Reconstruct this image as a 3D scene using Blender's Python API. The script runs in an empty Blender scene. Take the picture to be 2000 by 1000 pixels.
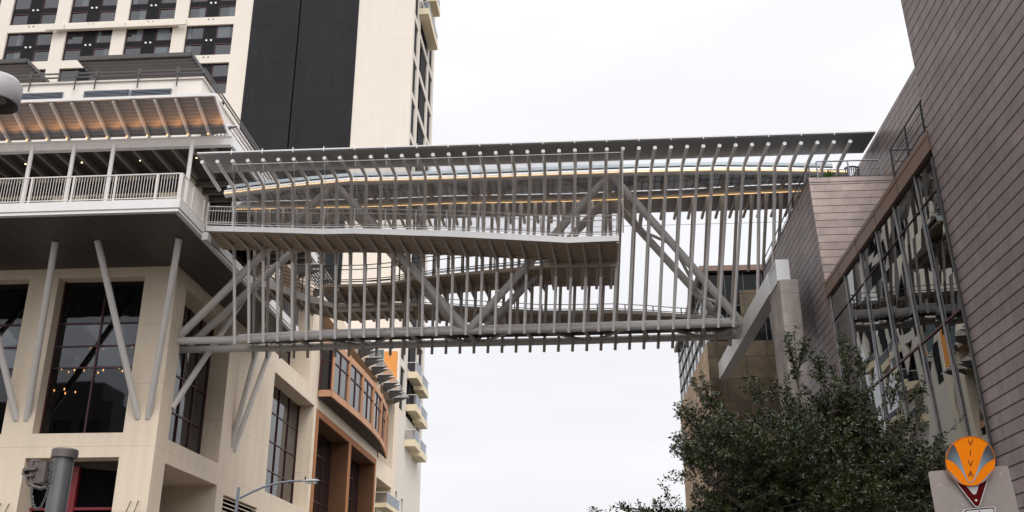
import bpy, math, random
from mathutils import Vector, Matrix
random.seed(11)
R = math.radians
S = bpy.context.scene
COL = S.collection

# ---------------------------------------------------------------- calibrated camera of the photograph
F = 1942.25; PITCH = R(21.154); YAW = R(3.9455); H0 = 1.6
cp, sp, cy, sy = math.cos(PITCH), math.sin(PITCH), math.cos(YAW), math.sin(YAW)
FW = Vector((-sy*cp, cy*cp, sp)); RT = Vector((cy, sy, 0)); UP = Vector((sy*sp, -cy*sp, cp))
EYE = Vector((0, 0, H0))

def at(px, py, X=None, Y=None, Z=None, P=None):
    """survey point: where the sight line of photo pixel (2000 x 1000) meets a known plane of the site"""
    d = FW + RT*((px-1000)/F) + UP*((500-py)/F)
    if Y is not None: t = Y/d.y
    elif X is not None: t = X/d.x
    elif Z is not None: t = (Z-H0)/d.z
    else:                                  # plane n.p = k
        n, k = P; t = (k-n.dot(EYE))/n.dot(d)
    return EYE + d*t

cam = bpy.data.cameras.new('camera'); camo = bpy.data.objects.new('camera', cam); COL.objects.link(camo)
cam.sensor_width = 36; cam.lens = F/2000*36; cam.clip_start = .05; cam.clip_end = 3000
camo.location = EYE
camo.rotation_euler = Matrix((RT, UP, -FW)).transposed().to_euler()
S.camera = camo
S.view_settings.view_transform = 'Standard'; S.view_settings.look = 'None'; S.view_settings.exposure = 0
S.cycles.max_bounces = 8; S.cycles.diffuse_bounces = 3; S.cycles.glossy_bounces = 4; S.cycles.transparent_max_bounces = 12
S.cycles.sample_clamp_indirect = 4; S.cycles.caustics_reflective = False; S.cycles.caustics_refractive = False
S.cycles.use_denoising = True

# ---------------------------------------------------------------- light
SUN_AZ, SUN_EL = R(152), R(50)            # azimuth clockwise from +Y: behind the camera, to its right
sd = Vector((math.sin(SUN_AZ)*math.cos(SUN_EL), math.cos(SUN_AZ)*math.cos(SUN_EL), math.sin(SUN_EL)))
W = bpy.data.worlds.new('World'); S.world = W; W.use_nodes = True
nt = W.node_tree; nt.nodes.clear()
def nd(nt, t, **k):
    n = nt.nodes.new(t)
    for a, v in k.items():
        if a.startswith('i_'):
            key = a[2:]; key = int(key) if key.isdigit() else key.replace('_', ' ')
            n.inputs[key].default_value = v
        else: setattr(n, a, v)
    return n
def ln(nt, a, b): nt.links.new(a, b)
out = nd(nt, 'ShaderNodeOutputWorld')
sky = nd(nt, 'ShaderNodeTexSky', sky_type='NISHITA', sun_disc=False, sun_elevation=SUN_EL, sun_rotation=SUN_AZ)
bg1 = nd(nt, 'ShaderNodeBackground'); bg1.inputs[1].default_value = .1
ln(nt, sky.outputs[0], bg1.inputs[0])
tc = nd(nt, 'ShaderNodeTexCoord')
mp = nd(nt, 'ShaderNodeMapping'); mp.inputs['Scale'].default_value = (1.2, 1.2, 4.5)
ln(nt, tc.outputs['Generated'], mp.inputs[0])
noi = nd(nt, 'ShaderNodeTexNoise'); noi.inputs['Scale'].default_value = 2.2; noi.inputs['Detail'].default_value = 5; noi.inputs['Roughness'].default_value = .5
ln(nt, mp.outputs[0], noi.inputs['Vector'])
rmp = nd(nt, 'ShaderNodeValToRGB')
rmp.color_ramp.elements[0].position = .36; rmp.color_ramp.elements[0].color = (.965, .965, .995, 1)
rmp.color_ramp.elements[1].position = .6; rmp.color_ramp.elements[1].color = (1.04, 1.04, 1.06, 1)
ln(nt, noi.outputs[0], rmp.inputs[0])
# an overcast dome is brighter overhead and towards the hidden sun
sep = nd(nt, 'ShaderNodeSeparateXYZ'); ln(nt, tc.outputs['Generated'], sep.inputs[0])
dz = nd(nt, 'ShaderNodeMapRange'); dz.inputs[1].default_value = .1; dz.inputs[2].default_value = .6; dz.inputs[3].default_value = .945; dz.inputs[4].default_value = 1.07
ln(nt, sep.outputs[2], dz.inputs[0])
dz2 = nd(nt, 'ShaderNodeMapRange'); dz2.inputs[1].default_value = .6; dz2.inputs[2].default_value = 1; dz2.inputs[3].default_value = 0; dz2.inputs[4].default_value = .7
ln(nt, sep.outputs[2], dz2.inputs[0])
dot = nd(nt, 'ShaderNodeVectorMath', operation='DOT_PRODUCT'); dot.inputs[1].default_value = sd
ln(nt, tc.outputs['Generated'], dot.inputs[0])
ds = nd(nt, 'ShaderNodeMapRange'); ds.inputs[1].default_value = .3; ds.inputs[2].default_value = 1; ds.inputs[3].default_value = 0; ds.inputs[4].default_value = 1.1
ln(nt, dot.outputs['Value'], ds.inputs[0])
ad = nd(nt, 'ShaderNodeMath', operation='ADD'); ln(nt, dz.outputs[0], ad.inputs[0]); ln(nt, dz2.outputs[0], ad.inputs[1])
ad2 = nd(nt, 'ShaderNodeMath', operation='ADD'); ln(nt, ad.outputs[0], ad2.inputs[0]); ln(nt, ds.outputs[0], ad2.inputs[1])
bg2 = nd(nt, 'ShaderNodeBackground'); ln(nt, rmp.outputs[0], bg2.inputs[0]); ln(nt, ad2.outputs[0], bg2.inputs[1])
mxs = nd(nt, 'ShaderNodeMixShader'); mxs.inputs[0].default_value = .94
ln(nt, bg1.outputs[0], mxs.inputs[1]); ln(nt, bg2.outputs[0], mxs.inputs[2]); ln(nt, mxs.outputs[0], out.inputs[0])
sl = bpy.data.lights.new('sun', 'SUN'); sl.energy = 1.5; sl.angle = R(24); sl.color = (1, .965, .91)
so = bpy.data.objects.new('sun', sl); COL.objects.link(so); so.location = (20, -30, 60)
so.rotation_euler = sd.to_track_quat('Z', 'Y').to_euler()

# ---------------------------------------------------------------- materials
def mat(name, col, rough=.6, metal=0, spec=.5, noise=0, nscale=1.5, bump=0, bscale=20, ior=None, joints=None, streak=0):
    m = bpy.data.materials.new(name); m.use_nodes = True; t = m.node_tree; b = t.nodes['Principled BSDF']
    b.inputs['Base Color'].default_value = (*col, 1); b.inputs['Roughness'].default_value = rough
    b.inputs['Metallic'].default_value = metal; b.inputs['Specular IOR Level'].default_value = spec
    if ior: b.inputs['IOR'].default_value = ior
    g = nd(t, 'ShaderNodeTexCoord')
    cur = None
    if noise or joints or streak:
        n = nd(t, 'ShaderNodeTexNoise'); n.inputs['Scale'].default_value = nscale; n.inputs['Detail'].default_value = 6; n.inputs['Roughness'].default_value = .62
        ln(t, g.outputs['Object'], n.inputs['Vector'])
        mr = nd(t, 'ShaderNodeMapRange'); mr.inputs[1].default_value = .25; mr.inputs[2].default_value = .75; mr.inputs[3].default_value = 1-noise; mr.inputs[4].default_value = 1+noise*.6
        ln(t, n.outputs[0], mr.inputs[0]); val = mr.outputs[0]
        if streak:
            m2 = nd(t, 'ShaderNodeMapping'); m2.inputs['Scale'].default_value = (2.5, 2.5, .12); ln(t, g.outputs['Object'], m2.inputs[0])
            n2 = nd(t, 'ShaderNodeTexNoise'); n2.inputs['Scale'].default_value = 1.0; n2.inputs['Detail'].default_value = 5; ln(t, m2.outputs[0], n2.inputs['Vector'])
            r2 = nd(t, 'ShaderNodeMapRange'); r2.inputs[1].default_value = .35; r2.inputs[2].default_value = .7; r2.inputs[3].default_value = 1; r2.inputs[4].default_value = 1-streak; ln(t, n2.outputs[0], r2.inputs[0])
            mu = nd(t, 'ShaderNodeMath', operation='MULTIPLY'); ln(t, val, mu.inputs[0]); ln(t, r2.outputs[0], mu.inputs[1]); val = mu.outputs[0]
        if joints:
            per, off, wid, dark = joints
            s3 = nd(t, 'ShaderNodeSeparateXYZ'); ln(t, g.outputs['Object'], s3.inputs[0])
            a = nd(t, 'ShaderNodeMath', operation='SUBTRACT'); ln(t, s3.outputs[2], a.inputs[0]); a.inputs[1].default_value = off
            mo = nd(t, 'ShaderNodeMath', operation='FLOORED_MODULO'); ln(t, a.outputs[0], mo.inputs[0]); mo.inputs[1].default_value = per
            lt = nd(t, 'ShaderNodeMath', operation='LESS_THAN'); ln(t, mo.outputs[0], lt.inputs[0]); lt.inputs[1].default_value = wid
            r3 = nd(t, 'ShaderNodeMapRange'); r3.inputs[3].default_value = 1; r3.inputs[4].default_value = dark; ln(t, lt.outputs[0], r3.inputs[0])
            mu = nd(t, 'ShaderNodeMath', operation='MULTIPLY'); ln(t, val, mu.inputs[0]); ln(t, r3.outputs[0], mu.inputs[1]); val = mu.outputs[0]
        vm = nd(t, 'ShaderNodeVectorMath', operation='SCALE'); vm.inputs[0].default_value = col; ln(t, val, vm.inputs['Scale'])
        ln(t, vm.outputs[0], b.inputs['Base Color'])
    if bump:
        nb = nd(t, 'ShaderNodeTexNoise'); nb.inputs['Scale'].default_value = bscale; nb.inputs['Detail'].default_value = 3; ln(t, g.outputs['Object'], nb.inputs['Vector'])
        bp = nd(t, 'ShaderNodeBump'); bp.inputs['Strength'].default_value = 1; bp.inputs['Distance'].default_value = bump; ln(t, nb.outputs[0], bp.inputs['Height'])
        ln(t, bp.outputs[0], b.inputs['Normal'])
    return m

def brick_mat(name, c1, c2, seam, bw, bh, mort, rough, metal, wav=.02, off=.5, tint=.12, sk=0):
    m = bpy.data.materials.new(name); m.use_nodes = True; t = m.node_tree; b = t.nodes['Principled BSDF']
    g = nd(t, 'ShaderNodeTexCoord'); s = nd(t, 'ShaderNodeSeparateXYZ'); ln(t, g.outputs['Object'], s.inputs[0])
    a = nd(t, 'ShaderNodeMath', operation='ADD'); ln(t, s.outputs[0], a.inputs[0]); ln(t, s.outputs[1], a.inputs[1])
    c = nd(t, 'ShaderNodeCombineXYZ'); ln(t, a.outputs[0], c.inputs[0]); ln(t, s.outputs[2], c.inputs[1])
    br = nd(t, 'ShaderNodeTexBrick'); br.offset = off; br.inputs['Scale'].default_value = 1; br.inputs['Mortar Size'].default_value = mort
    br.inputs['Mortar Smooth'].default_value = .1; br.inputs['Brick Width'].default_value = bw; br.inputs['Row Height'].default_value = bh; br.inputs['Bias'].default_value = 0
    br.inputs['Color1'].default_value = (*c1, 1); br.inputs['Color2'].default_value = (*c2, 1); br.inputs['Mortar'].default_value = (*seam, 1)
    ln(t, c.outputs[0], br.inputs['Vector'])
    n = nd(t, 'ShaderNodeTexNoise'); n.inputs['Scale'].default_value = .9; n.inputs['Detail'].default_value = 5; ln(t, g.outputs['Object'], n.inputs['Vector'])
    mr = nd(t, 'ShaderNodeMapRange'); mr.inputs[1].default_value = .3; mr.inputs[2].default_value = .7; mr.inputs[3].default_value = 1-tint; mr.inputs[4].default_value = 1+tint; ln(t, n.outputs[0], mr.inputs[0])
    v = nd(t, 'ShaderNodeVectorMath', operation='SCALE'); ln(t, br.outputs[0], v.inputs[0]); ln(t, mr.outputs[0], v.inputs['Scale'])
    ln(t, v.outputs[0], b.inputs['Base Color'])
    b.inputs['Roughness'].default_value = rough; b.inputs['Metallic'].default_value = metal
    n2 = nd(t, 'ShaderNodeTexNoise'); n2.inputs['Scale'].default_value = 2.2; n2.inputs['Detail'].default_value = 2; ln(t, g.outputs['Object'], n2.inputs['Vector'])
    b1 = nd(t, 'ShaderNodeBump'); b1.inputs['Distance'].default_value = wav; b1.inputs['Strength'].default_value = 1; ln(t, n2.outputs[0], b1.inputs['Height'])
    b2 = nd(t, 'ShaderNodeBump', invert=True); b2.inputs['Distance'].default_value = .012; ln(t, br.outputs['Fac'], b2.inputs['Height']); ln(t, b1.outputs[0], b2.inputs['Normal'])
    ln(t, b2.outputs[0], b.inputs['Normal'])
    return m

def shingle_mat(name, c, seam, bw, bh, wid, rough, metal, wav, vert):
    """interlocking metal strips: strong dark seam under each course, faint end joints, slight oil canning"""
    m = bpy.data.materials.new(name); m.use_nodes = True; t = m.node_tree; b = t.nodes['Principled BSDF']
    g = nd(t, 'ShaderNodeTexCoord'); s = nd(t, 'ShaderNodeSeparateXYZ'); ln(t, g.outputs['Object'], s.inputs[0])
    a = nd(t, 'ShaderNodeMath', operation='ADD'); ln(t, s.outputs[0], a.inputs[0]); ln(t, s.outputs[1], a.inputs[1])
    k = nd(t, 'ShaderNodeCombineXYZ'); ln(t, a.outputs[0], k.inputs[0]); ln(t, s.outputs[2], k.inputs[1])
    br = nd(t, 'ShaderNodeTexBrick'); br.offset = .43; br.inputs['Scale'].default_value = 1; br.inputs['Mortar Size'].default_value = .006; br.inputs['Mortar Smooth'].default_value = 0
    br.inputs['Brick Width'].default_value = bw; br.inputs['Row Height'].default_value = bh; br.inputs['Bias'].default_value = 0
    br.inputs['Color1'].default_value = (.86, .86, .86, 1); br.inputs['Color2'].default_value = (1.1, 1.08, 1.08, 1); br.inputs['Mortar'].default_value = (1-vert, 1-vert, 1-vert, 1)
    ln(t, k.outputs[0], br.inputs['Vector'])
    mo = nd(t, 'ShaderNodeMath', operation='FLOORED_MODULO'); ln(t, s.outputs[2], mo.inputs[0]); mo.inputs[1].default_value = bh
    sm = nd(t, 'ShaderNodeMapRange', interpolation_type='SMOOTHSTEP'); sm.inputs[1].default_value = wid*.7; sm.inputs[2].default_value = wid*1.25; ln(t, mo.outputs[0], sm.inputs[0])
    n = nd(t, 'ShaderNodeTexNoise'); n.inputs['Scale'].default_value = .9; n.inputs['Detail'].default_value = 6; n.inputs['Roughness'].default_value = .6; ln(t, g.outputs['Object'], n.inputs['Vector'])
    mr = nd(t, 'ShaderNodeMapRange'); mr.inputs[1].default_value = .3; mr.inputs[2].default_value = .7; mr.inputs[3].default_value = .86; mr.inputs[4].default_value = 1.15; ln(t, n.outputs[0], mr.inputs[0])
    v = nd(t, 'ShaderNodeVectorMath', operation='MULTIPLY'); ln(t, br.outputs[0], v.inputs[0]); v.inputs[1].default_value = c
    v2 = nd(t, 'ShaderNodeVectorMath', operation='SCALE'); ln(t, v.outputs[0], v2.inputs[0]); ln(t, mr.outputs[0], v2.inputs['Scale'])
    mx = nd(t, 'ShaderNodeMix', data_type='RGBA'); mx.inputs[6].default_value = (*seam, 1); ln(t, sm.outputs[0], mx.inputs[0]); ln(t, v2.outputs[0], mx.inputs[7]); ln(t, mx.outputs[2], b.inputs['Base Color'])
    b.inputs['Roughness'].default_value = rough; b.inputs['Metallic'].default_value = metal
    mp2 = nd(t, 'ShaderNodeMapping'); mp2.inputs['Scale'].default_value = (1.6, 1.6, 1.0); ln(t, g.outputs['Object'], mp2.inputs[0])
    n2 = nd(t, 'ShaderNodeTexNoise'); n2.inputs['Scale'].default_value = 1.3; n2.inputs['Detail'].default_value = 2; ln(t, mp2.outputs[0], n2.inputs['Vector'])
    b1 = nd(t, 'ShaderNodeBump'); b1.inputs['Distance'].default_value = wav; ln(t, n2.outputs[0], b1.inputs['Height'])
    b2 = nd(t, 'ShaderNodeBump'); b2.inputs['Distance'].default_value = .015; ln(t, sm.outputs[0], b2.inputs['Height']); ln(t, b1.outputs[0], b2.inputs['Normal'])
    ln(t, b2.outputs[0], b.inputs['Normal'])
    return m

def emit(name, col, st):
    m = bpy.data.materials.new(name); m.use_nodes = True; t = m.node_tree; b = t.nodes['Principled BSDF']
    b.inputs['Base Color'].default_value = (*col, 1); b.inputs['Emission Color'].default_value = (*col, 1); b.inputs['Emission Strength'].default_value = st
    return m

def mirror_glass(name, tint, wav, wscale, rough=.01):
    m = bpy.data.materials.new(name); m.use_nodes = True; t = m.node_tree; b = t.nodes['Principled BSDF']
    b.inputs['Base Color'].default_value = (*tint, 1); b.inputs['Metallic'].default_value = 1; b.inputs['Roughness'].default_value = rough
    g = nd(t, 'ShaderNodeTexCoord'); n = nd(t, 'ShaderNodeTexNoise'); n.inputs['Scale'].default_value = wscale; n.inputs['Detail'].default_value = 1
    ln(t, g.outputs['Object'], n.inputs['Vector'])
    p = nd(t, 'ShaderNodeBump'); p.inputs['Distance'].default_value = wav; ln(t, n.outputs[0], p.inputs['Height']); ln(t, p.outputs[0], b.inputs['Normal'])
    return m

def see_glass(name, tr=.5, ior=1.55):
    m = bpy.data.materials.new(name); m.use_nodes = True; t = m.node_tree
    for n in list(t.nodes):
        if n.type == 'BSDF_PRINCIPLED': t.nodes.remove(n)
    o = [n for n in t.nodes if n.type == 'OUTPUT_MATERIAL'][0]
    a = nd(t, 'ShaderNodeBsdfTransparent'); a.inputs[0].default_value = (tr, tr, tr*1.03, 1)
    gl = nd(t, 'ShaderNodeBsdfGlossy'); gl.inputs['Roughness'].default_value = .02; gl.inputs[0].default_value = (.92, .95, 1, 1)
    fr = nd(t, 'ShaderNodeFresnel'); fr.inputs[0].default_value = ior
    mx = nd(t, 'ShaderNodeMixShader'); ln(t, fr.outputs[0], mx.inputs[0]); ln(t, a.outputs[0], mx.inputs[1]); ln(t, gl.outputs[0], mx.inputs[2]); ln(t, mx.outputs[0], o.inputs[0])
    return m

M = dict(
 stucco=mat('cream stucco', (.76, .64, .50), .85, noise=.05, nscale=.5, bump=.004, bscale=60, joints=(2.93, 9.95, .03, .8), streak=.08),
 tower=mat('pale cream tower stucco', (.66, .60, .53), .85, noise=.03, nscale=.3, joints=(2.82, 1.2, .06, .93), streak=.03),
 parapet=mat('off white parapet', (.78, .72, .66), .8, noise=.04, nscale=.6, streak=.05),
 dark=mat('charcoal wall panel', (.0145, .0152, .018), .7, spec=.2, noise=.22, nscale=.25, joints=(2.82, 1.2, .09, .55), streak=.22),
 black=mat('near black interior', (.004, .004, .005), .9, spec=.0),
 frame=mat('charcoal window panel', (.010, .010, .012), .7, spec=.15, noise=.1, nscale=2),
 redframe=mat('dark red mullion', (.055, .01, .012), .4),
 glass=mat('dark window glass', (.008, .009, .012), .04, spec=.5, ior=1.62, bump=.004, bscale=.8),
 hglass=mat('hotel room glass', (.012, .015, .02), .05, spec=.5, ior=1.75, bump=.003, bscale=.6),
 curtain=mat('pale curtain behind glass', (.10, .118, .128), .25, spec=.5, noise=.25, nscale=8),
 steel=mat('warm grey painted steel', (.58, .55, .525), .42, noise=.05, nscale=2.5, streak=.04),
 steel2=mat('grey painted steel rod', (.92, .89, .865), .38, noise=.06, nscale=3, streak=.05),
 fascia=mat('pale grey fascia metal', (.66, .65, .64), .4, noise=.03, nscale=1, streak=.05),
 cap=mat('white painted disc', (.80, .78, .77), .5, noise=.06, nscale=9),
 soffit=mat('taupe soffit panel', (.04, .033, .027), .6, spec=.2, noise=.08, nscale=.6),
 deckund=mat('brown corrugated deck underside', (.46, .355, .27), .6, noise=.1, nscale=2),
 canopy=mat('grey canopy sheet', (.30, .30, .31), .5, metal=.2, noise=.06, nscale=1.5),
 roofund=mat('blue grey roof deck', (.64, .72, .84), .55, noise=.12, nscale=4),
 roofedge=mat('pale blue roof edge glass', (.55, .62, .66), .2),
 gasket=mat('black gasket', (.015, .015, .017), .5),
 rail=mat('light grey railing paint', (.62, .58, .55), .4),
 drail=mat('dark grey railing', (.05, .047, .047), .4),
 joist=mat('dark grey joist', (.13, .115, .10), .6),
 rear=mat('brown grey steel in shade', (.42, .37, .33), .5, noise=.06, nscale=3),  # darker copy of the bridge steel, shade put into its colour
 guard=see_glass('balcony glass', .82, 1.5),
 wire=mat('stainless wire mesh', (.11, .095, .085), .5),
 led=emit('warm light strip', (1, .62, .27), 1.9),
 toplit=mat('chord steel with painted light', (.78, .77, .76), .4, noise=.04),  # light falling on the front top chord, put into its colour
 bulb=emit('warm bulb', (1, .48, .14), 3),
 spot=emit('downlight lens', (1, .75, .45), 5),
 terrad=mat('shaded brown reveal', (.13, .055, .022), .8, noise=.08, nscale=1),  # terracotta darkened: shade of the bay put into the colour
 baysof=mat('dark bay soffit', (.035, .026, .02), .7, noise=.1, nscale=1),
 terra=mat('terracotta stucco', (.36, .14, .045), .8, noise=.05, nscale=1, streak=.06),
 orange=mat('orange wall panel', (.56, .23, .05), .8, noise=.05, nscale=.6),
 peach=mat('peach bay trim', (.50, .27, .15), .7, noise=.04, nscale=1.5),
 balc=mat('pale yellow balcony slab', (.70, .60, .42), .8, noise=.04, nscale=1),
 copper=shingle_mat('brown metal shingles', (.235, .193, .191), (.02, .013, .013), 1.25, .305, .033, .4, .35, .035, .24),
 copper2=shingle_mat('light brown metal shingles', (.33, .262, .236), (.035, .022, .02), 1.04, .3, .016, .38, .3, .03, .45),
 beam=mat('brown metal beam cladding', (.17, .105, .078), .42, metal=.2, noise=.08, nscale=1.2),
 mirror=mirror_glass('dark reflective glazing', (.12, .13, .132), .005, .45),
 mull=mat('silver mullion', (.30, .29, .295), .35, metal=.6),
 conc=mat('weathered board marked concrete', (.36, .315, .285), .9, noise=.45, nscale=1.1, bump=.01, bscale=14, joints=(1.35, 12.9, .02, .6), streak=.3),
 girder=mat('white painted girder', (.66, .655, .65), .33, noise=.03, nscale=1, streak=.06),
 stone2=brick_mat('shaded stained stone blocks', (.10, .072, .044), (.07, .05, .03), (.035, .022, .014), 2.3, 1.25, .02, .85, 0, .02, tint=.45),  # stained, and darker than stone: shade behind the bridge put into the colour
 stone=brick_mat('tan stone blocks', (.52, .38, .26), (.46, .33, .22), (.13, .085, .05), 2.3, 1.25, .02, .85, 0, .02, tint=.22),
 dglass=mat('black annex glass', (.006, .007, .008), .08, spec=.18),
 teal=mat('blue green curtain glass', (.02, .045, .05), .05, spec=.6, ior=1.7),
 asphalt=mat('asphalt', (.05, .05, .052), .9, noise=.2, nscale=3, bump=.004, bscale=80),
 paving=mat('concrete pavement', (.17, .16, .15), .9, noise=.12, nscale=1.5),
 kerb=mat('kerb concrete', (.34, .33, .31), .9, noise=.12, nscale=2),
 paint=mat('white road paint', (.7, .7, .68), .7, noise=.15, nscale=5),
 bark=mat('grey brown bark', (.07, .052, .04), .9, noise=.3, nscale=12, bump=.01, bscale=30),
 galv=mat('galvanised steel', (.17, .172, .18), .4, metal=.45, noise=.15, nscale=6, streak=.2),
 slat=mat('dark brown slats', (.045, .034, .032), .6, noise=.15, nscale=3),
 cast=mat('dull brown cast metal', (.13, .11, .105), .5, metal=.3, noise=.2, nscale=14, bump=.002, bscale=60),
 lampw=mat('pale lamp housing', (.38, .36, .365), .5, noise=.06, nscale=6),
 lampd=mat('dark lamp recess', (.03, .022, .018), .5),
 pole=mat('slate grey lamp post', (.17, .19, .22), .45, metal=.3),
 alu=mat('brushed aluminium plate', (.42, .36, .335), .45, metal=.35, noise=.1, nscale=14, streak=.1),
 sorange=mat('orange sign sheeting', (1.0, .25, .0), .6, spec=.15),
 sred=mat('dark red sign sheeting', (.11, .002, .004), .5, spec=.1),
 swhite=mat('white sign sheeting', (.66, .62, .62), .45),
 sblack=mat('black sign ink', (.012, .012, .015), .5),
 sbrown=mat('brown sign lettering', (.12, .02, .004), .5),
 chairm=mat('dark slatted chair', (.035, .038, .045), .5),
 potm=mat('planter', (.2, .14, .1), .7),
)
def leaf_mat(name, a, b_, c_, rough=.38):
    m = bpy.data.materials.new(name); m.use_nodes = True; t = m.node_tree; b = t.nodes['Principled BSDF']
    g = nd(t, 'ShaderNodeTexCoord'); n = nd(t, 'ShaderNodeTexNoise'); n.inputs['Scale'].default_value = 2.3; n.inputs['Detail'].default_value = 8; n.inputs['Roughness'].default_value = .8
    ln(t, g.outputs['Object'], n.inputs['Vector'])
    r = nd(t, 'ShaderNodeValToRGB'); r.color_ramp.elements[0].position = .3; r.color_ramp.elements[0].color = (*a, 1); r.color_ramp.elements[1].position = .72; r.color_ramp.elements[1].color = (*c_, 1)
    e = r.color_ramp.elements.new(.52); e.color = (*b_, 1)
    ln(t, n.outputs[0], r.inputs[0]); ln(t, r.outputs[0], b.inputs['Base Color']); b.inputs['Roughness'].default_value = rough
    return m
M['leaf'] = leaf_mat('live oak leaves', (.007, .013, .002), (.022, .036, .004), (.13, .145, .022), .34)
M['plant'] = leaf_mat('fern leaves', (.05, .10, .012), (.10, .2, .02), (.16, .30, .03))
def grad_mat(name):
    """silver sheeting, darker towards the rim of the disc"""
    m = mat(name, (.3, .34, .38), .4); t = m.node_tree; b = t.nodes['Principled BSDF']
    g = nd(t, 'ShaderNodeTexCoord'); c = at(1897, 925, Y=9.44)
    d = nd(t, 'ShaderNodeVectorMath', operation='DISTANCE'); d.inputs[1].default_value = c; ln(t, g.outputs['Object'], d.inputs[0])
    r = nd(t, 'ShaderNodeValToRGB'); r.color_ramp.elements[0].position = .03; r.color_ramp.elements[0].color = (.34, .44, .53, 1)
    r.color_ramp.elements[1].position = .27; r.color_ramp.elements[1].color = (.055, .057, .06, 1)
    ln(t, d.outputs['Value'], r.inputs[0]); ln(t, r.outputs[0], b.inputs['Base Color'])
    return m
M['bulb'].cycles.emission_sampling = 'NONE'; M['spot'].cycles.emission_sampling = 'NONE'
M['silver'] = grad_mat('silver sign sheeting')
def trans_mat():
    m = mat('translucent canopy sheet', (.42, .37, .35), .45); b = m.node_tree.nodes['Principled BSDF']
    b.inputs['Transmission Weight'].default_value = 0
    t = m.node_tree; o = [n for n in t.nodes if n.type == 'OUTPUT_MATERIAL'][0]
    tr = nd(t, 'ShaderNodeBsdfTranslucent'); tr.inputs[0].default_value = (.12, .11, .115, 1)
    g = nd(t, 'ShaderNodeTexCoord'); w = nd(t, 'ShaderNodeTexWave'); w.bands_direction = 'Y'; w.inputs['Scale'].default_value = 1.6; w.inputs['Distortion'].default_value = .3
    ln(t, g.outputs['Object'], w.inputs['Vector'])
    r = nd(t, 'ShaderNodeValToRGB'); r.color_ramp.elements[0].color = (.235, .225, .225, 1); r.color_ramp.elements[1].color = (.335, .32, .32, 1)
    ln(t, w.outputs[0], r.inputs[0]); ln(t, r.outputs[0], b.inputs['Base Color'])
    mx = nd(t, 'ShaderNodeMixShader'); mx.inputs[0].default_value = .35; ln(t, b.outputs[0], mx.inputs[1]); ln(t, tr.outputs[0], mx.inputs[2]); ln(t, mx.outputs[0], o.inputs[0])
    return m
M['sheet'] = trans_mat()

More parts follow.
